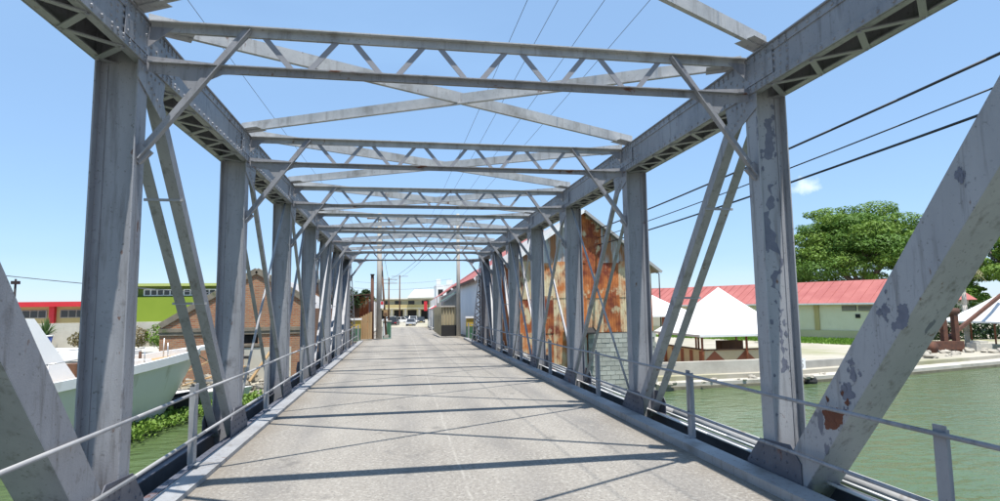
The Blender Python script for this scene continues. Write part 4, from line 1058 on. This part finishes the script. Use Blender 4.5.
# water hyacinth mat
hy = MB(); hp = [(-15, 13.2), (-10.9, 18.6), (-8.5, 18.6), (-8.0, 22.8), (-6.2, 24.6), (-4.4, 26.0), (-5.0, 27), (-13, 26.5), (-18, 22)]
def inside(x, y, P_):
    c = False; j = len(P_)-1
    for i in range(len(P_)):
        if (P_[i][1] > y) != (P_[j][1] > y) and x < (P_[j][0]-P_[i][0])*(y-P_[i][1])/(P_[j][1]-P_[i][1])+P_[i][0]: c = not c
        j = i
    return c
cnt = 0
while cnt < 3400:
    x = R.uniform(-15, -4.4); y = R.uniform(13, 27)
    if not inside(x+R.gauss(0, .2), y+R.gauss(0, .25), hp): continue
    if inside(x, y, [(-15, 10), (-12.2, 12.5), (-10.2, 20.6), (-9.3, 22.6), (-12, 21), (-15, 14)]): continue
    cnt += 1; hgt = R.uniform(.12, .42)
    for q in range(R.randint(5, 8)):
        a = R.uniform(0, 6.28); ln_ = R.uniform(.07, .17); el = R.uniform(.1, 1.35); rr = R.uniform(.02, .16)
        c_ = Vector((x+math.cos(a)*rr, y+math.sin(a)*rr, WZ+hgt*R.uniform(.4, 1))); d = Vector((math.cos(a)*math.cos(el), math.sin(a)*math.cos(el), math.sin(el))); sd = Vector((-math.sin(a), math.cos(a), 0))
        e1 = c_+d*ln_*.5+sd*ln_*.42+Vector((0, 0, .02)); e2 = c_+d*ln_*.5-sd*ln_*.42+Vector((0, 0, .02)); tip = c_+d*ln_
        hy.add([c_, e1, tip, e2], [(0, 1, 2, 3)])
o = hy.build('water_hyacinth', leaf_h, None, kind='stuff'); o['label'] = 'mat of green water hyacinth floating beside the moored boat'; o['category'] = 'water plants'

# yard wall, planter, shrubs
m = MB(); m.box(-46, -15.5, 44.6, 45.0, -.5, 1.22)
tag(m.build('yard_wall', plaster), 'long dirty rendered yard wall below the green and red buildings', 'wall')
PT = thing('planter', 'blue tub planted with spiky agave leaves in the yard', 'plant pot', (-24.2, 43.5, -.45))
MB().tube((-24.2, 43.5, -.45), (-24.2, 43.5, .4), .3, .42, 12).build('tub', blue_p, PT, True); MB().tube((-24.2, 43.5, .38), (-24.2, 43.5, .46), .48, .48, 12).build('rim', white_pl, PT, True)
m = MB()
for i in range(46):
    a = R.uniform(0, 6.28); el = R.uniform(.35, 1.45); ln_ = R.uniform(.8, 1.5); d = Vector((math.cos(a)*math.cos(el), math.sin(a)*math.cos(el), math.sin(el))); sd = Vector((-math.sin(a), math.cos(a), 0))*.07
    b0 = Vector((-24.2, 43.5, .4)); mid = b0+d*ln_*.55; tip = b0+d*ln_+Vector((0, 0, -.25*math.cos(el)*ln_)); m.add([b0-sd*.6, b0+sd*.6, mid+sd, tip, mid-sd], [(0, 1, 2, 3, 4)])
m.build('agave_leaves', frond_m, PT)
for x, y, rx, rz_, mm_, lb in ((-21.4, 43.7, 1.6, .7, leaf_br, 'brown dry shrub right of the blue planter'), (-19.3, 44.0, 1.3, .8, leaf_br, 'brownish shrub in front of the yard wall beside the green one'), (-17.2, 44.0, 1.1, .9, leaf_b, 'green rounded shrub in front of the yard wall near the brick building'), (-25.8, 44.0, 1.2, .6, leaf_br, 'low dry shrub left of the blue planter')):
    S_ = thing('shrub', lb, 'shrub', (x, y, -.45)); MB().leaves((x, y, -.45+rz_*.8), rx, .6, rz_, 700, .2, .6, .3).build('foliage', mm_, S_); MB().tube((x, y, -.45), (x, y, .1), .06).build('stem', bark, S_)
# concrete slabs / posts lying in the yard
for x, y, sx_, lb in ((-17.2, 34.5, 2.2, 'pale concrete slab lying in the yard behind the boat bow'), (-21, 37.5, 2.6, 'pale concrete slab in the yard beside the planter')):
    tag(MB().plate([(x-sx_, y, -.445), (x+sx_, y-.4, -.445), (x+sx_, y+.9, -.445), (x-sx_, y+1.2, -.445)], (0, 0, 1), .3).build('concrete_slab', white_paint), lb, 'slab')
# red building
RB = thing('red_roofed_building', 'low yellow building with red fascia and pillars at the far left', 'building', (-34, 60, -.5))
MB().box(-48, -25.5, 60, 68, -.5, 2.6).build('wall', yellow_w, RB); MB().box(-48.6, -25.2, 59.2, 68.5, 2.5, 2.95).build('roof', red_p, RB)
for i in range(5):
    x = -46+i*4.5; MB().box(x-.22, x+.22, 59.6, 59.99, -.5, 2.49).build('pillar', red_p, RB)
    wn = MB().box(x+.55, x+3.95, 59.93, 59.998, 1.45, 2.2).build('window', concrete, RB)
    for j in range(5): MB().box(x+.63+j*.66, x+1.2+j*.66, 59.9, 59.929, 1.52, 2.13).build('pane', glass_m, wn)
# green building
GN = thing('green_building', 'lime green two storey building with strip windows behind the yard', 'building', (-21, 60, -.5))
MB().box(-28, -14.5, 58.6, 68, -.5, .95).build('ground_storey', plaster, GN)
MB().box(-28.4, -14.2, 57.6, 68, .95, 3.25).build('wall', lime, GN)
MB().box(-28.4, -14.2, 58.2, 68, 3.255, 4.25).build('window_band', lime_dk, GN)
for i in range(4):
    x = -27.6+i*3.4
    wn = MB().box(x, x+2.9, 58.12, 58.198, 3.38, 3.98).build('window', white_paint, GN)
    for j in range(5): MB().box(x+.12+j*.55, x+.55+j*.55, 58.09, 58.119, 3.47, 3.89).build('pane', glass_m, wn)
MB().box(-28.8, -13.8, 57.4, 68.4, 4.255, 4.5).build('roof_fascia', lime_lt, GN); MB().box(-14.1, -12.5, 60, 66, 3.0, 4.6).build('tower', yel_p, GN)
for j in range(9): MB().box(-27.8+j*.95, -27.2+j*.95, 58.55, 58.599, .3, .8).build('opening', dark_m, GN)
PO = thing('lamp_pole', 'dark pole rising behind the red fascia building', 'pole', (-37.0, 62, -.5)); MB().tube((-37, 62, -.5), (-37, 62, 5.2), .12, .09, 8).build('pole', dark_m, PO, True); MB().box(-37.3, -36.7, 61.8, 62.2, 4.7, 5.0).build('lamp_head', dark_m, PO)
# red and white mast
MS = thing('radio_mast', 'red and white banded mast seen between the left bridge posts', 'mast', (-13.2, 90, GR))
for i in range(7):
    MB().tube((-13.2, 90, GR+i*1.6), (-13.2, 90, GR+(i+1)*1.6), .28-.02*i, .26-.02*i, 8).build('mast_section', red_p if i % 2 else white_paint, MS, True)

# ================================================================== STREET BEYOND THE BRIDGE
# white shed with red roof
WS = thing('white_shed', 'long bluish white metal shed with red roof lining the street right', 'building', (7, 44, -.1))
sh = MB(); n = 160; vs = []
for i in range(n+1): yy = 37.2+13.8*i/n; xx = 4.2+.02*math.sin(i*1.3); vs += [(xx, yy, -1.4), (xx, yy, 3.85)]
sh.add(vs, [(2*i, 2*i+2, 2*i+3, 2*i+1) for i in range(n)]); sh.box(4.25, 12, 37.3, 51, -1.4, 3.8); sh.build('wall', bluewhite, WS)
MB().plate([(3.85, 36.8, 3.75), (3.85, 51.3, 3.75), (8.4, 51.3, 6.9), (8.4, 36.8, 6.9)], Vector((-.57, 0, .82)), .08).build('roof', red_roof, WS)
MB().plate([(8.4, 36.8, 6.9), (8.4, 51.3, 6.9), (12.5, 51.3, 3.9), (12.5, 36.8, 3.9)], Vector((.59, 0, .81)), .08).build('roof', red_roof, WS)
MB().plate([(4.25, 37.25, 3.8), (12, 37.25, 3.8), (8.4, 37.25, 6.75)], (0, 1, 0), .1).build('gable', bluewhite, WS)
MB().bar((3.83, 36.75, 3.7), (8.4, 36.75, 6.88), (0, 1, 0), .05, .22).build('barge_board', white_paint, WS)
MB().bar((3.83, 36.8, 3.68), (3.83, 51.3, 3.68), (0, 0, 1), .16, .06).build('gutter', dark_wood, WS)
# next buildings along the street; x0 of the front face shifts from y0 to y1
def shop(name, label, xa, xb, wd, y0, y1, zb, h, wm, rm, rh, sgn=1):
    T = thing(name, label, 'building', (xa, y0, zb))
    fx = lambda y: xa+(xb-xa)*(y-y0)/(y1-y0)
    MB().plate([(xa, y0, zb-1), (xa+sgn*wd, y0, zb-1), (xb+sgn*wd, y1, zb-1), (xb, y1, zb-1)], (0, 0, 1), h-zb+1).build('wall', wm, T)
    if rh:
        n1 = Vector((-rh*sgn, 0, wd/2)).normalized(); n2 = Vector((rh*sgn, 0, wd/2)).normalized(); e = .35*sgn
        MB().plate([(xa-e, y0-.3, h+.0), (xb-e, y1, h+.0), (xb+sgn*wd/2, y1, h+rh), (xa+sgn*wd/2, y0-.3, h+rh)], n1, .08).build('roof', rm, T)
        MB().plate([(xa+sgn*wd+e, y0-.3, h+.0), (xb+sgn*wd+e, y1, h+.0), (xb+sgn*wd/2, y1, h+rh), (xa+sgn*wd/2, y0-.3, h+rh)], n2, .08).build('roof', rm, T)
        MB().plate([(xa+.02*sgn, y0+.02, h-.02), (xa+sgn*(wd-.02), y0+.02, h-.02), (xa+sgn*wd/2, y0+.02, h+rh-.08)], (0, 1, 0), .12).build('gable', wm, T)
    ny = max(2, int((y1-y0)/3.2))
    for i in range(ny):
        ya = y0+.6+i*(y1-y0-.6)/ny; zz = zb-(ya-y0)*.0205
        MB().box(*sorted((fx(ya)-sgn*.06, fx(ya)+sgn*.02)), ya, ya+1.3, zz, zz+2.2).build('doorway', dark_m if i % 2 else dark_wood, T)
        MB().box(*sorted((fx(ya)-sgn*.7, fx(ya)-sgn*.5)), ya-.5, ya-.3, zz-.3, h-.1).build('pillar', white_paint if i % 3 else concrete, T)
    return T
shop('shop_building', 'grey arcaded shop with pink red roof along the right of the street', 3.9, 5.3, 6.5, 62, 112, -.75, 3.3, roofgrey, red_roof, 2.6)  # dark grey wall colour stands in for the shade under the arcade
shop('shop_building', 'small shop with teal painted roof behind the tan street fence', 2.95, 3.3, 2.6, 50.6, 57.5, -.3, 2.45, concrete, teal_p, 1.0)
T = thing('parapet_building', 'tall white building with notched parapet behind the pink roof', 'building', (8.6, 130, -1.56))
MB().box(6.9, 13, 130, 140, -2, 7.0).build('wall', white_paint, T); MB().box(6.9, 7.9, 129.98, 130.5, 7.0, 8.3).build('parapet', white_paint, T); MB().box(9.2, 10.6, 129.98, 130.5, 7.0, 8.1).build('parapet', white_paint, T)
for j in range(3): MB().box(7.3+j*1.9, 8.4+j*1.9, 129.94, 129.998, 4.6, 6.0).build('window', dark_m, T)
for y, x, mt_, lb in ((70, 3.6, red_p, 'red awning over the arcade nearest the tan fence'), (84, 4.1, bluewhite, 'pale awning over the middle of the right arcade'), (98, 4.6, teal_p, 'teal awning over the far end of the right arcade')):
    AW = thing('shop_awning', lb, 'awning', (x, y, 0)); MB().plate([(x+.3, y, 2.3), (x+.3, y+5, 2.3), (x-.8, y+5, 1.8), (x-.8, y, 1.8)], (0, 0, 1), .05).build('sheet', mt_, AW)
    for yy in (y+.1, y+4.9): MB().tube((x-.75, yy, -(yy-36)*.0205), (x-.75, yy, 1.8), .04).build('post', white_paint, AW)
# tan fence on the right
T = thing('street_fence', 'tan corrugated sheet fence at the right mouth of the street', 'fence', (2.4, 40, 0))
sheet(1.95, 2.95, 0.0, 2.0, 40, amp=.05, pitch=.2).build('front_sheet', fence_tan, T)
m = MB(); vs = []
for i in range(81): yy = 40.0+9*i/80; xx = 1.95+.04*math.sin(i*2.1); vs += [(xx, yy, 0), (xx, yy, 2.0)]
m.add(vs, [(2*i, 2*i+2, 2*i+3, 2*i+1) for i in range(80)]); m.build('side_sheet', fence_tan, T)
MB().box(1.88, 3.0, 39.9, 40.08, 1.98, 2.08).build('top_rail', pale_conc, T); MB().box(1.92, 2.95, 39.86, 39.92, 0, .75).build('kick_board', dark_m, T)
# utility poles
def upole(label, x, y, z0, h, r, m, arms=2, armw=1.4):
    T = thing('utility_pole', label, 'utility pole', (x, y, z0))
    MB().tube((x, y, z0), (x, y, z0+h), r, r*.72, 10).build('pole', m, T, True)
    for i in range(arms):
        ca = MB().bar((x-armw/2, y-.12, z0+h-.35-i*.7), (x+armw/2, y-.12, z0+h-.35-i*.7), (0, 0, 1), .1, .09).build('cross_arm', dark_wood, T)
        for t in (-.45, -.2, .2, .45): MB().tube((x+armw*t, y-.12, z0+h-.3-i*.7), (x+armw*t, y-.12, z0+h-.12-i*.7), .035).build('insulator', white_pl, ca)
    return T
upole('thick pale concrete utility pole at the left end of the bridge', -2.2, 38.6, 0, 8.2, .19, pale_conc, 2, 1.6)
PO = thing('timber_pole', 'short dark timber pole beside the thick pale pole', 'pole', (-2.62, 38.2, 0)); MB().tube((-2.62, 38.2, 0), (-2.62, 38.2, 4.1), 0.12, .10, 8).build('pole', rust_iron, PO, True); MB().box(-2.75, -2.49, 38.05, 38.35, 4.1, 4.16).build('cap', dark_m, PO)
upole('pale grey utility pole at the right mouth of the street', 3.08, 39.6, 0, 8.4, .15, pale_conc, 2, 1.5)
upole('slim utility pole left of the distant parked cars', -3.1, 110, -1.55, 9.2, .16, dark_wood, 2, 3.0)
upole('slim utility pole standing before the yellow building', -1.25, 162, -1.56, 12.6, .2, dark_wood, 1, 4.5)
PO = thing('timber_pole', 'leaning dark stay pole just behind the thick pale pole', 'pole', (-1.75, 39.4, 0)); MB().tube((-1.75, 39.4, 0), (-2.1, 39.3, 5.2), .07, .06, 8).build('pole', dark_wood, PO, True); MB().box(-1.9, -1.6, 39.2, 39.6, 0, .2).build('foot', concrete, PO)
# signs on the pole
SG = thing('pole_notice', 'small red and white notice tied to the thick pale pole', 'sign', (-2.0, 38.3, 2.0)); MB().box(-2.10, -1.9, 38.26, 38.29, 1.95, 2.4).build('plate', white_paint, SG); MB().box(-2.08, -1.92, 38.25, 38.259, 2.2, 2.38).build('red_panel', red_p, SG)
SG = thing('pole_notice', 'small brownish yellow notice fixed right of the thick pale pole', 'sign', (-1.7, 39, 1.3)); MB().box(-1.93, -1.66, 39.0, 39.04, 1.45, 1.85).build('plate', wood, SG); MB().box(-1.9, -1.7, 38.99, 38.999, 1.5, 1.65).build('dark_panel', dark_wood, SG)
SG = thing('street_cabinet', 'green roadside cabinet beside the thick pale pole', 'cabinet', (-1.6, 40.2, 0)); MB().box(-2.0, -1.45, 40, 40.4, -.1, 1.05).build('body', teal_p, SG); MB().box(-2.04, -1.41, 39.95, 40.45, 1.05, 1.11).build('lid', pale_conc, SG); MB().box(-1.96, -1.74, 39.97, 39.998, .1, .95).build('door', bluewhite, SG); MB().box(-1.71, -1.49, 39.97, 39.998, .1, .95).build('door', green_p, SG)
# wooden gate and sheds on the left
T = thing('wooden_gate', 'tan plank gate at the left end of the bridge', 'gate', (-3.1, 38, 0))
for i in range(8):
    x = -3.75+i*.145; MB().box(x, x+.13, 38-.02*(i % 2), 38.03-.02*(i % 2), 0.02, 1.25+i*.07).build('plank', wood, T)
MB().box(-3.75, -2.6, 38.035, 38.09, .3, .42).box(-3.75, -2.6, 38.035, 38.09, 1.05, 1.17).build('cross_rail', dark_wood, T)
T = thing('rusty_shed', 'dark rusty sheet shed left of the street behind the gate', 'building', (-5, 41, GR))
m = MB()
for i in range(7): sheet(-7.2+i*.6, -6.6+i*.6+.03, -1.3, 2.6+R.uniform(-.15, .4), 40.6-.01*(i % 2), .02, .15).build('corrugated_sheet', dark_wood if i % 3 else rust_s, T)
MB().box(-7.1, -3.05, 40.65, 45, -1.3, 2.45).build('frame_wall', dark_wood, T); MB().plate([(-7.4, 40.2, 2.5), (-2.9, 40.2, 2.9), (-2.9, 46, 2.9), (-7.4, 46, 2.5)], (0, 0, 1), .05).build('roof', rust_iron, T)
T = thing('climbing_shrub', 'dark straggly bush growing over the rusty shed', 'shrub', (-4.3, 40.4, -.1)); MB().leaves((-4.4, 40.2, 2.6), 1.3, .5, .75, 700, .16, .6, .3).build('foliage', leaf_dk, T); MB().tube((-4.3, 40.3, -.1), (-4.4, 40.3, 2.6), .06).build('stem', bark, T)
shop('shop_building', 'grey walled shop on the left of the street', -4.6, -5.0, 6, 52, 72, -.3, 2.8, concrete, roofgrey, 1.2, -1)
shop('shop_building', 'cream shop further along the left of the street', -5.1, -5.6, 6, 78, 118, -.95, 3.0, cream, roofgrey, 1.2, -1)
# painted bollard ends
for x, lb in ((-3.5, 'green and yellow painted end pillar at the left end of the bridge rail'), (3.55, 'green and yellow painted end pillar at the right end of the bridge rail')):
    T = thing('end_pillar', lb, 'pillar', (x, 36.6, 0)); MB().box(x-.28, x+.28, 36.4, 36.8, -.2, .75).build('lower_block', green_p, T); MB().box(x-.275, x+.275, 36.405, 36.795, .752, 1.25).build('upper_block', yel_p, T); MB().box(x-.34, x+.34, 36.34, 36.86, 1.255, 1.36).build('cap', white_paint, T)
# yellow building closing the street
YB = thing('yellow_building', 'long pale yellow two storey building closing the end of the street', 'building', (0, 172, -1.56))
MB().box(-24, 22, 172, 184, -2, 4.5).build('wall', cream, YB); MB().box(-24.4, 22.4, 169.2, 184.3, 4.505, 4.85).build('roof', offwhite_roof, YB)
MB().box(-24, 22, 169.5, 171.99, 1.75, 1.98).build('balcony_slab', cream, YB); MB().box(-24, 22, 169.5, 169.65, 1.985, 2.95).build('balcony_wall', yellow_w, YB)
for i in range(12):
    x = -23+i*3.9; MB().box(x-.2, x+.2, 169.55, 169.95, -1.7, 1.745).build('pillar', concrete, YB)
    MB().box(x+.6, x+3.2, 171.95, 171.998, -1.5, 1.4).build('shopfront', dark_m, YB)
    MB().box(x+.8, x+2.6, 171.95, 171.998, 2.9, 4.1).build('window', glass_m, YB)
MB().plate([(1.0, 168.6, 4.9), (16, 168.6, 4.9), (16, 178, 7.4), (3.2, 178, 7.4)], (0, -.25, .97), .1).build('pitched_roof', offwhite_roof, YB); MB().box(4, 15.5, 178.2, 178.5, 4.86, 7.3).build('roof_wall', white_paint, YB)
SG = thing('shop_sign', 'red upright shop sign hanging before the yellow building', 'sign', (5.6, 148, -1.5)); MB().box(4.85, 5.65, 148, 148.2, 1.2, 3.6).build('panel', red_p, SG); MB().tube((5.95, 148.1, -1.5), (5.95, 148.1, 4.0), .08).build('post', dark_m, SG); MB().bar((5.2, 148.08, 3.8), (6.0, 148.08, 3.8), (0, 0, 1), .06, .06).build('bracket', dark_m, SG)
# far wires along the street
for p_, q_, lb in (((-3.1, 110, 7.3), (3.08, 39.6, 8.0), 'wire crossing between the slim left pole and the right pole'), ((-2.2, 38.6, 7.8), (-3.1, 110, 7.2), 'wire running from the thick pale pole to the slim left pole'), ((-3.1, 110, 7.0), (-1.25, 162, 10.7), 'wire between the two slim distant poles'), ((3.08, 39.6, 7.9), (-1.25, 162, 10.4), 'wire from the right pole to the pole before the yellow building'), ((-2.2, 38.6, 7.5), (3.08, 39.6, 7.3), 'wire spanning the street between the two nearest poles'), ((-9, 104, 5.6), (9.5, 112, 6.4), 'lower wire crossing the street above the distant cars'), ((-10, 120, 7.4), (10, 128, 8.2), 'wire crossing the street before the white parapet building')):
    wire('street_wire', p_, q_, .6, .022, wire_mat, lb)
# tree tops at the street end
tree('street_tree', 'dark green tree behind the left shops of the street', (-9.5, 126, -1.5), 7.5, 3.6, leaf_dk, 14, 220, .4, .25, 21, flat=.7)

# cars
def car(label, loc, rz, paint, suv=False):
    T = thing('parked_car', label, 'car', (0, 0, 0), 'cars in the street')
    Lc, Wc, h1, h2 = 4.3, 1.74, .88 if not suv else 1.0, 1.45 if not suv else 1.75
    prof = [(-2.15, .32), (-2.15, .72), (-2.05, h1-.02), (-1.1, h1), (1.0, h1), (1.95, h1-.16), (2.15, .66), (2.15, .32)]
    m = MB(); m.plate([(-Wc/2, x, z) for x, z in prof], (1, 0, 0), Wc); m.build('body', paint, T)
    b = -1.95 if suv else -1.75
    cab = [(b, h1-.01), (b+.28, h2-.04), (b+.6, h2), (.25, h2), (.55, h2-.05), (1.15, h1-.01)]
    m = MB(); n = len(cab); vs = [(-Wc/2*(.96 if z < h1+.05 else .80), x, z) for x, z in cab]+[(Wc/2*(.96 if z < h1+.05 else .80), x, z) for x, z in cab]
    m.add(vs, [tuple(range(n-1, -1, -1)), tuple(range(n, 2*n))]+[(i, (i+1) % n, n+(i+1) % n, n+i) for i in range(n)]); m.build('cabin_glass', glass_m, T)
    m = MB(); m.box(-Wc*.39, Wc*.39, b+.36, .36, h2-.03, h2+.025)
    for sx_ in (-1, 1):
        for (xa, za, xb, zb) in ((b, h1, b+.3, h2), (-.35, h1, -.35, h2), (1.17, h1, .5, h2)):
            m.bar((sx_*Wc*.485, xa, za), (sx_*Wc*.405, xb, zb), (0, 1, 0), .09, .06)
    m.build('roof', paint, T)
    for x in (-1, 1):
        for y in (-1.3, 1.32):
            wl = MB().tube((x*(Wc/2-.2), y, .32), (x*(Wc/2+.01), y, .32), .32, n=14).build('wheel', black_m, T, True)
            MB().tube((x*(Wc/2+.0), y, .32), (x*(Wc/2+.02), y, .32), .19, n=10).build('rim', steel_w, wl)
        MB().box(x*.62-.2, x*.62+.2, -2.175, -2.151, .62, .76).build('headlight' if False else 'tail_light', red_p, T)
        MB().box(x*.62-.2, x*.62+.2, 2.151, 2.175, .58, .70).build('headlight', white_pl, T)
    MB().box(-.8, .8, -2.22, -2.152, .34, .52).box(-.8, .8, 2.152, 2.22, .32, .48).build('bumper', black_m, T)
    MB().box(-.26, .26, 2.2205, 2.23, .36, .47).build('number_plate', yel_p, T)
    T.location = loc; T.rotation_euler = (0, 0, rz); return T
pw_ = mat('white_car_paint', (0.75, 0.75, 0.75), rough=.25); pd_ = mat('dark_car_paint', (0.03, 0.033, 0.04), rough=.22); ps_ = mat('silver_car_paint', (0.48, 0.49, 0.51), rough=.28, metallic=.4)
Z0 = 0.0
ZS = -1.556
car('dark four wheel drive car parked left of the distant street', (-2.25, 117.5, ZS), rad(-8), pd_, True)
car('silver car facing the bridge on the right of the distant street', (1.05, 112.6, ZS), rad(176), ps_)
car('white car parked behind the dark four wheel drive', (-.9, 138, ZS), rad(-65), pw_)
car('grey car following behind the silver car', (1.7, 126, ZS), rad(178), ps_, True)
car('white car at the far end of the street', (-3.6, 150, ZS), rad(75), pw_)
car('dark car beside the right arcade of the street', (3.6, 134, ZS), rad(180), pd_)
car('dark car waiting in the middle of the far street', (.6, 150, ZS), rad(178), pd_)
# flakes of peeled paint and a rust blotch on the nearest right members
def flake(pts, x=None, y=None, m=None, nm='paint_flake', parent=None):
    R2 = random.Random(int(abs(pts[0][0])*1000+pts[0][1]*77))
    def rag(ps, amp):
        for it in range(4):
            out_ = []
            for i in range(len(ps)):
                a = ps[i]; b = ps[(i+1) % len(ps)]; d = b-a; n_ = Vector((-d.y, d.x))
                out_ += [a, (a+b)/2+n_*R2.uniform(-amp, amp)]
            ps = out_
        return ps
    base_ = [Vector(q) for q in pts]; ctr = sum(base_, Vector((0, 0)))/len(base_); polys = [rag(base_, .3)]
    ext = max((q-ctr).length for q in base_)
    for _ in range(9):
        c_ = ctr+Vector((R2.gauss(0, .6), R2.gauss(0, .9)))*ext; r_ = R2.uniform(.008, .03)
        if x is None: c_.x = min(max(c_.x, 3.40), 3.57)
        if x is not None:
            yy_ = c_.x; zc_ = 4.62-(yy_-2.11)*(4.62/(3.943-.30)) if True else 0
            if abs((c_.y-zc_)*.62) > .14: continue
        polys.append(rag([c_+Vector((math.cos(t)*r_, math.sin(t)*r_*1.5)) for t in (0, 1.6, 3.1, 4.7)], .4))
    if x is None:
        for pl in polys:
            for q in pl: q.x = min(max(q.x, 3.378), 3.592)
    import mathutils
    fm = MB()
    for ip, pl in enumerate(polys):
        dx_ = .0012+.0004*ip
        tri = mathutils.geometry.tessellate_polygon([[Vector((q.x, q.y, 0)) for q in pl]])
        if x is not None: fm.add([(x-dx_, q.x, q.y) for q in pl], tri)
        else: fm.add([(q.x, y-dx_, q.y) for q in pl], tri)
    fo_ = fm.build(nm, m, parent); fo_['kind'] = 'stuff'
    return
    if x is not None: MB().plate([(x, q.x, q.y) for q in poly], (-1, 0, 0), .002).build(nm, m, parent)
    else: MB().plate([(q.x, y, q.y) for q in poly], (0, -1, 0), .002).build(nm, m, parent)
peel = mat('bare_primer', (0.10, 0.11, 0.15), (0.15, 0.16, 0.20), 8, .6, .2, 40); rustp = mat('fresh_rust', (0.09, 0.035, 0.022), (0.17, 0.06, 0.032), 9, .9, .5, 40)
for pts in ([(4.2, 1.91), (4.09, 1.94), (4.09, 1.82), (4.16, 1.72), (4.26, 1.69), (4.26, 1.78)], [(4.42, 1.91), (4.31, 1.94), (4.27, 1.86), (4.36, 1.83)], [(4.77, 1.31), (4.71, 1.34), (4.71, 1.26), (4.78, 1.25)], [(4.89, 1.18), (4.78, 1.22), (4.72, 1.09), (4.82, 1.04), (4.89, 1.08)], [(3.57, 2.89), (3.51, 2.88), (3.52, 2.85), (3.58, 2.85)]):
    flake(pts, x=3.2937, m=peel, parent=DIAG)
flake([(5.17, .89), (4.98, .95), (4.87, .92), (4.9, .82), (5.04, .74), (5.15, .77)], x=3.2937, m=rustp, nm='rust_patch', parent=DIAG)
for pts in ([(3.45, 3.32), (3.58, 3.39), (3.58, 2.45), (3.54, 1.98), (3.47, 2.33), (3.45, 2.85)], [(3.49, 1.9), (3.57, 1.88), (3.57, 1.3), (3.48, 1.17), (3.49, 1.64)], [(3.46, 4.11), (3.57, 4.13), (3.57, 3.75), (3.48, 3.62)]):
    flake(pts, y=node(1)-.0072, m=peel, parent=POST_R1)
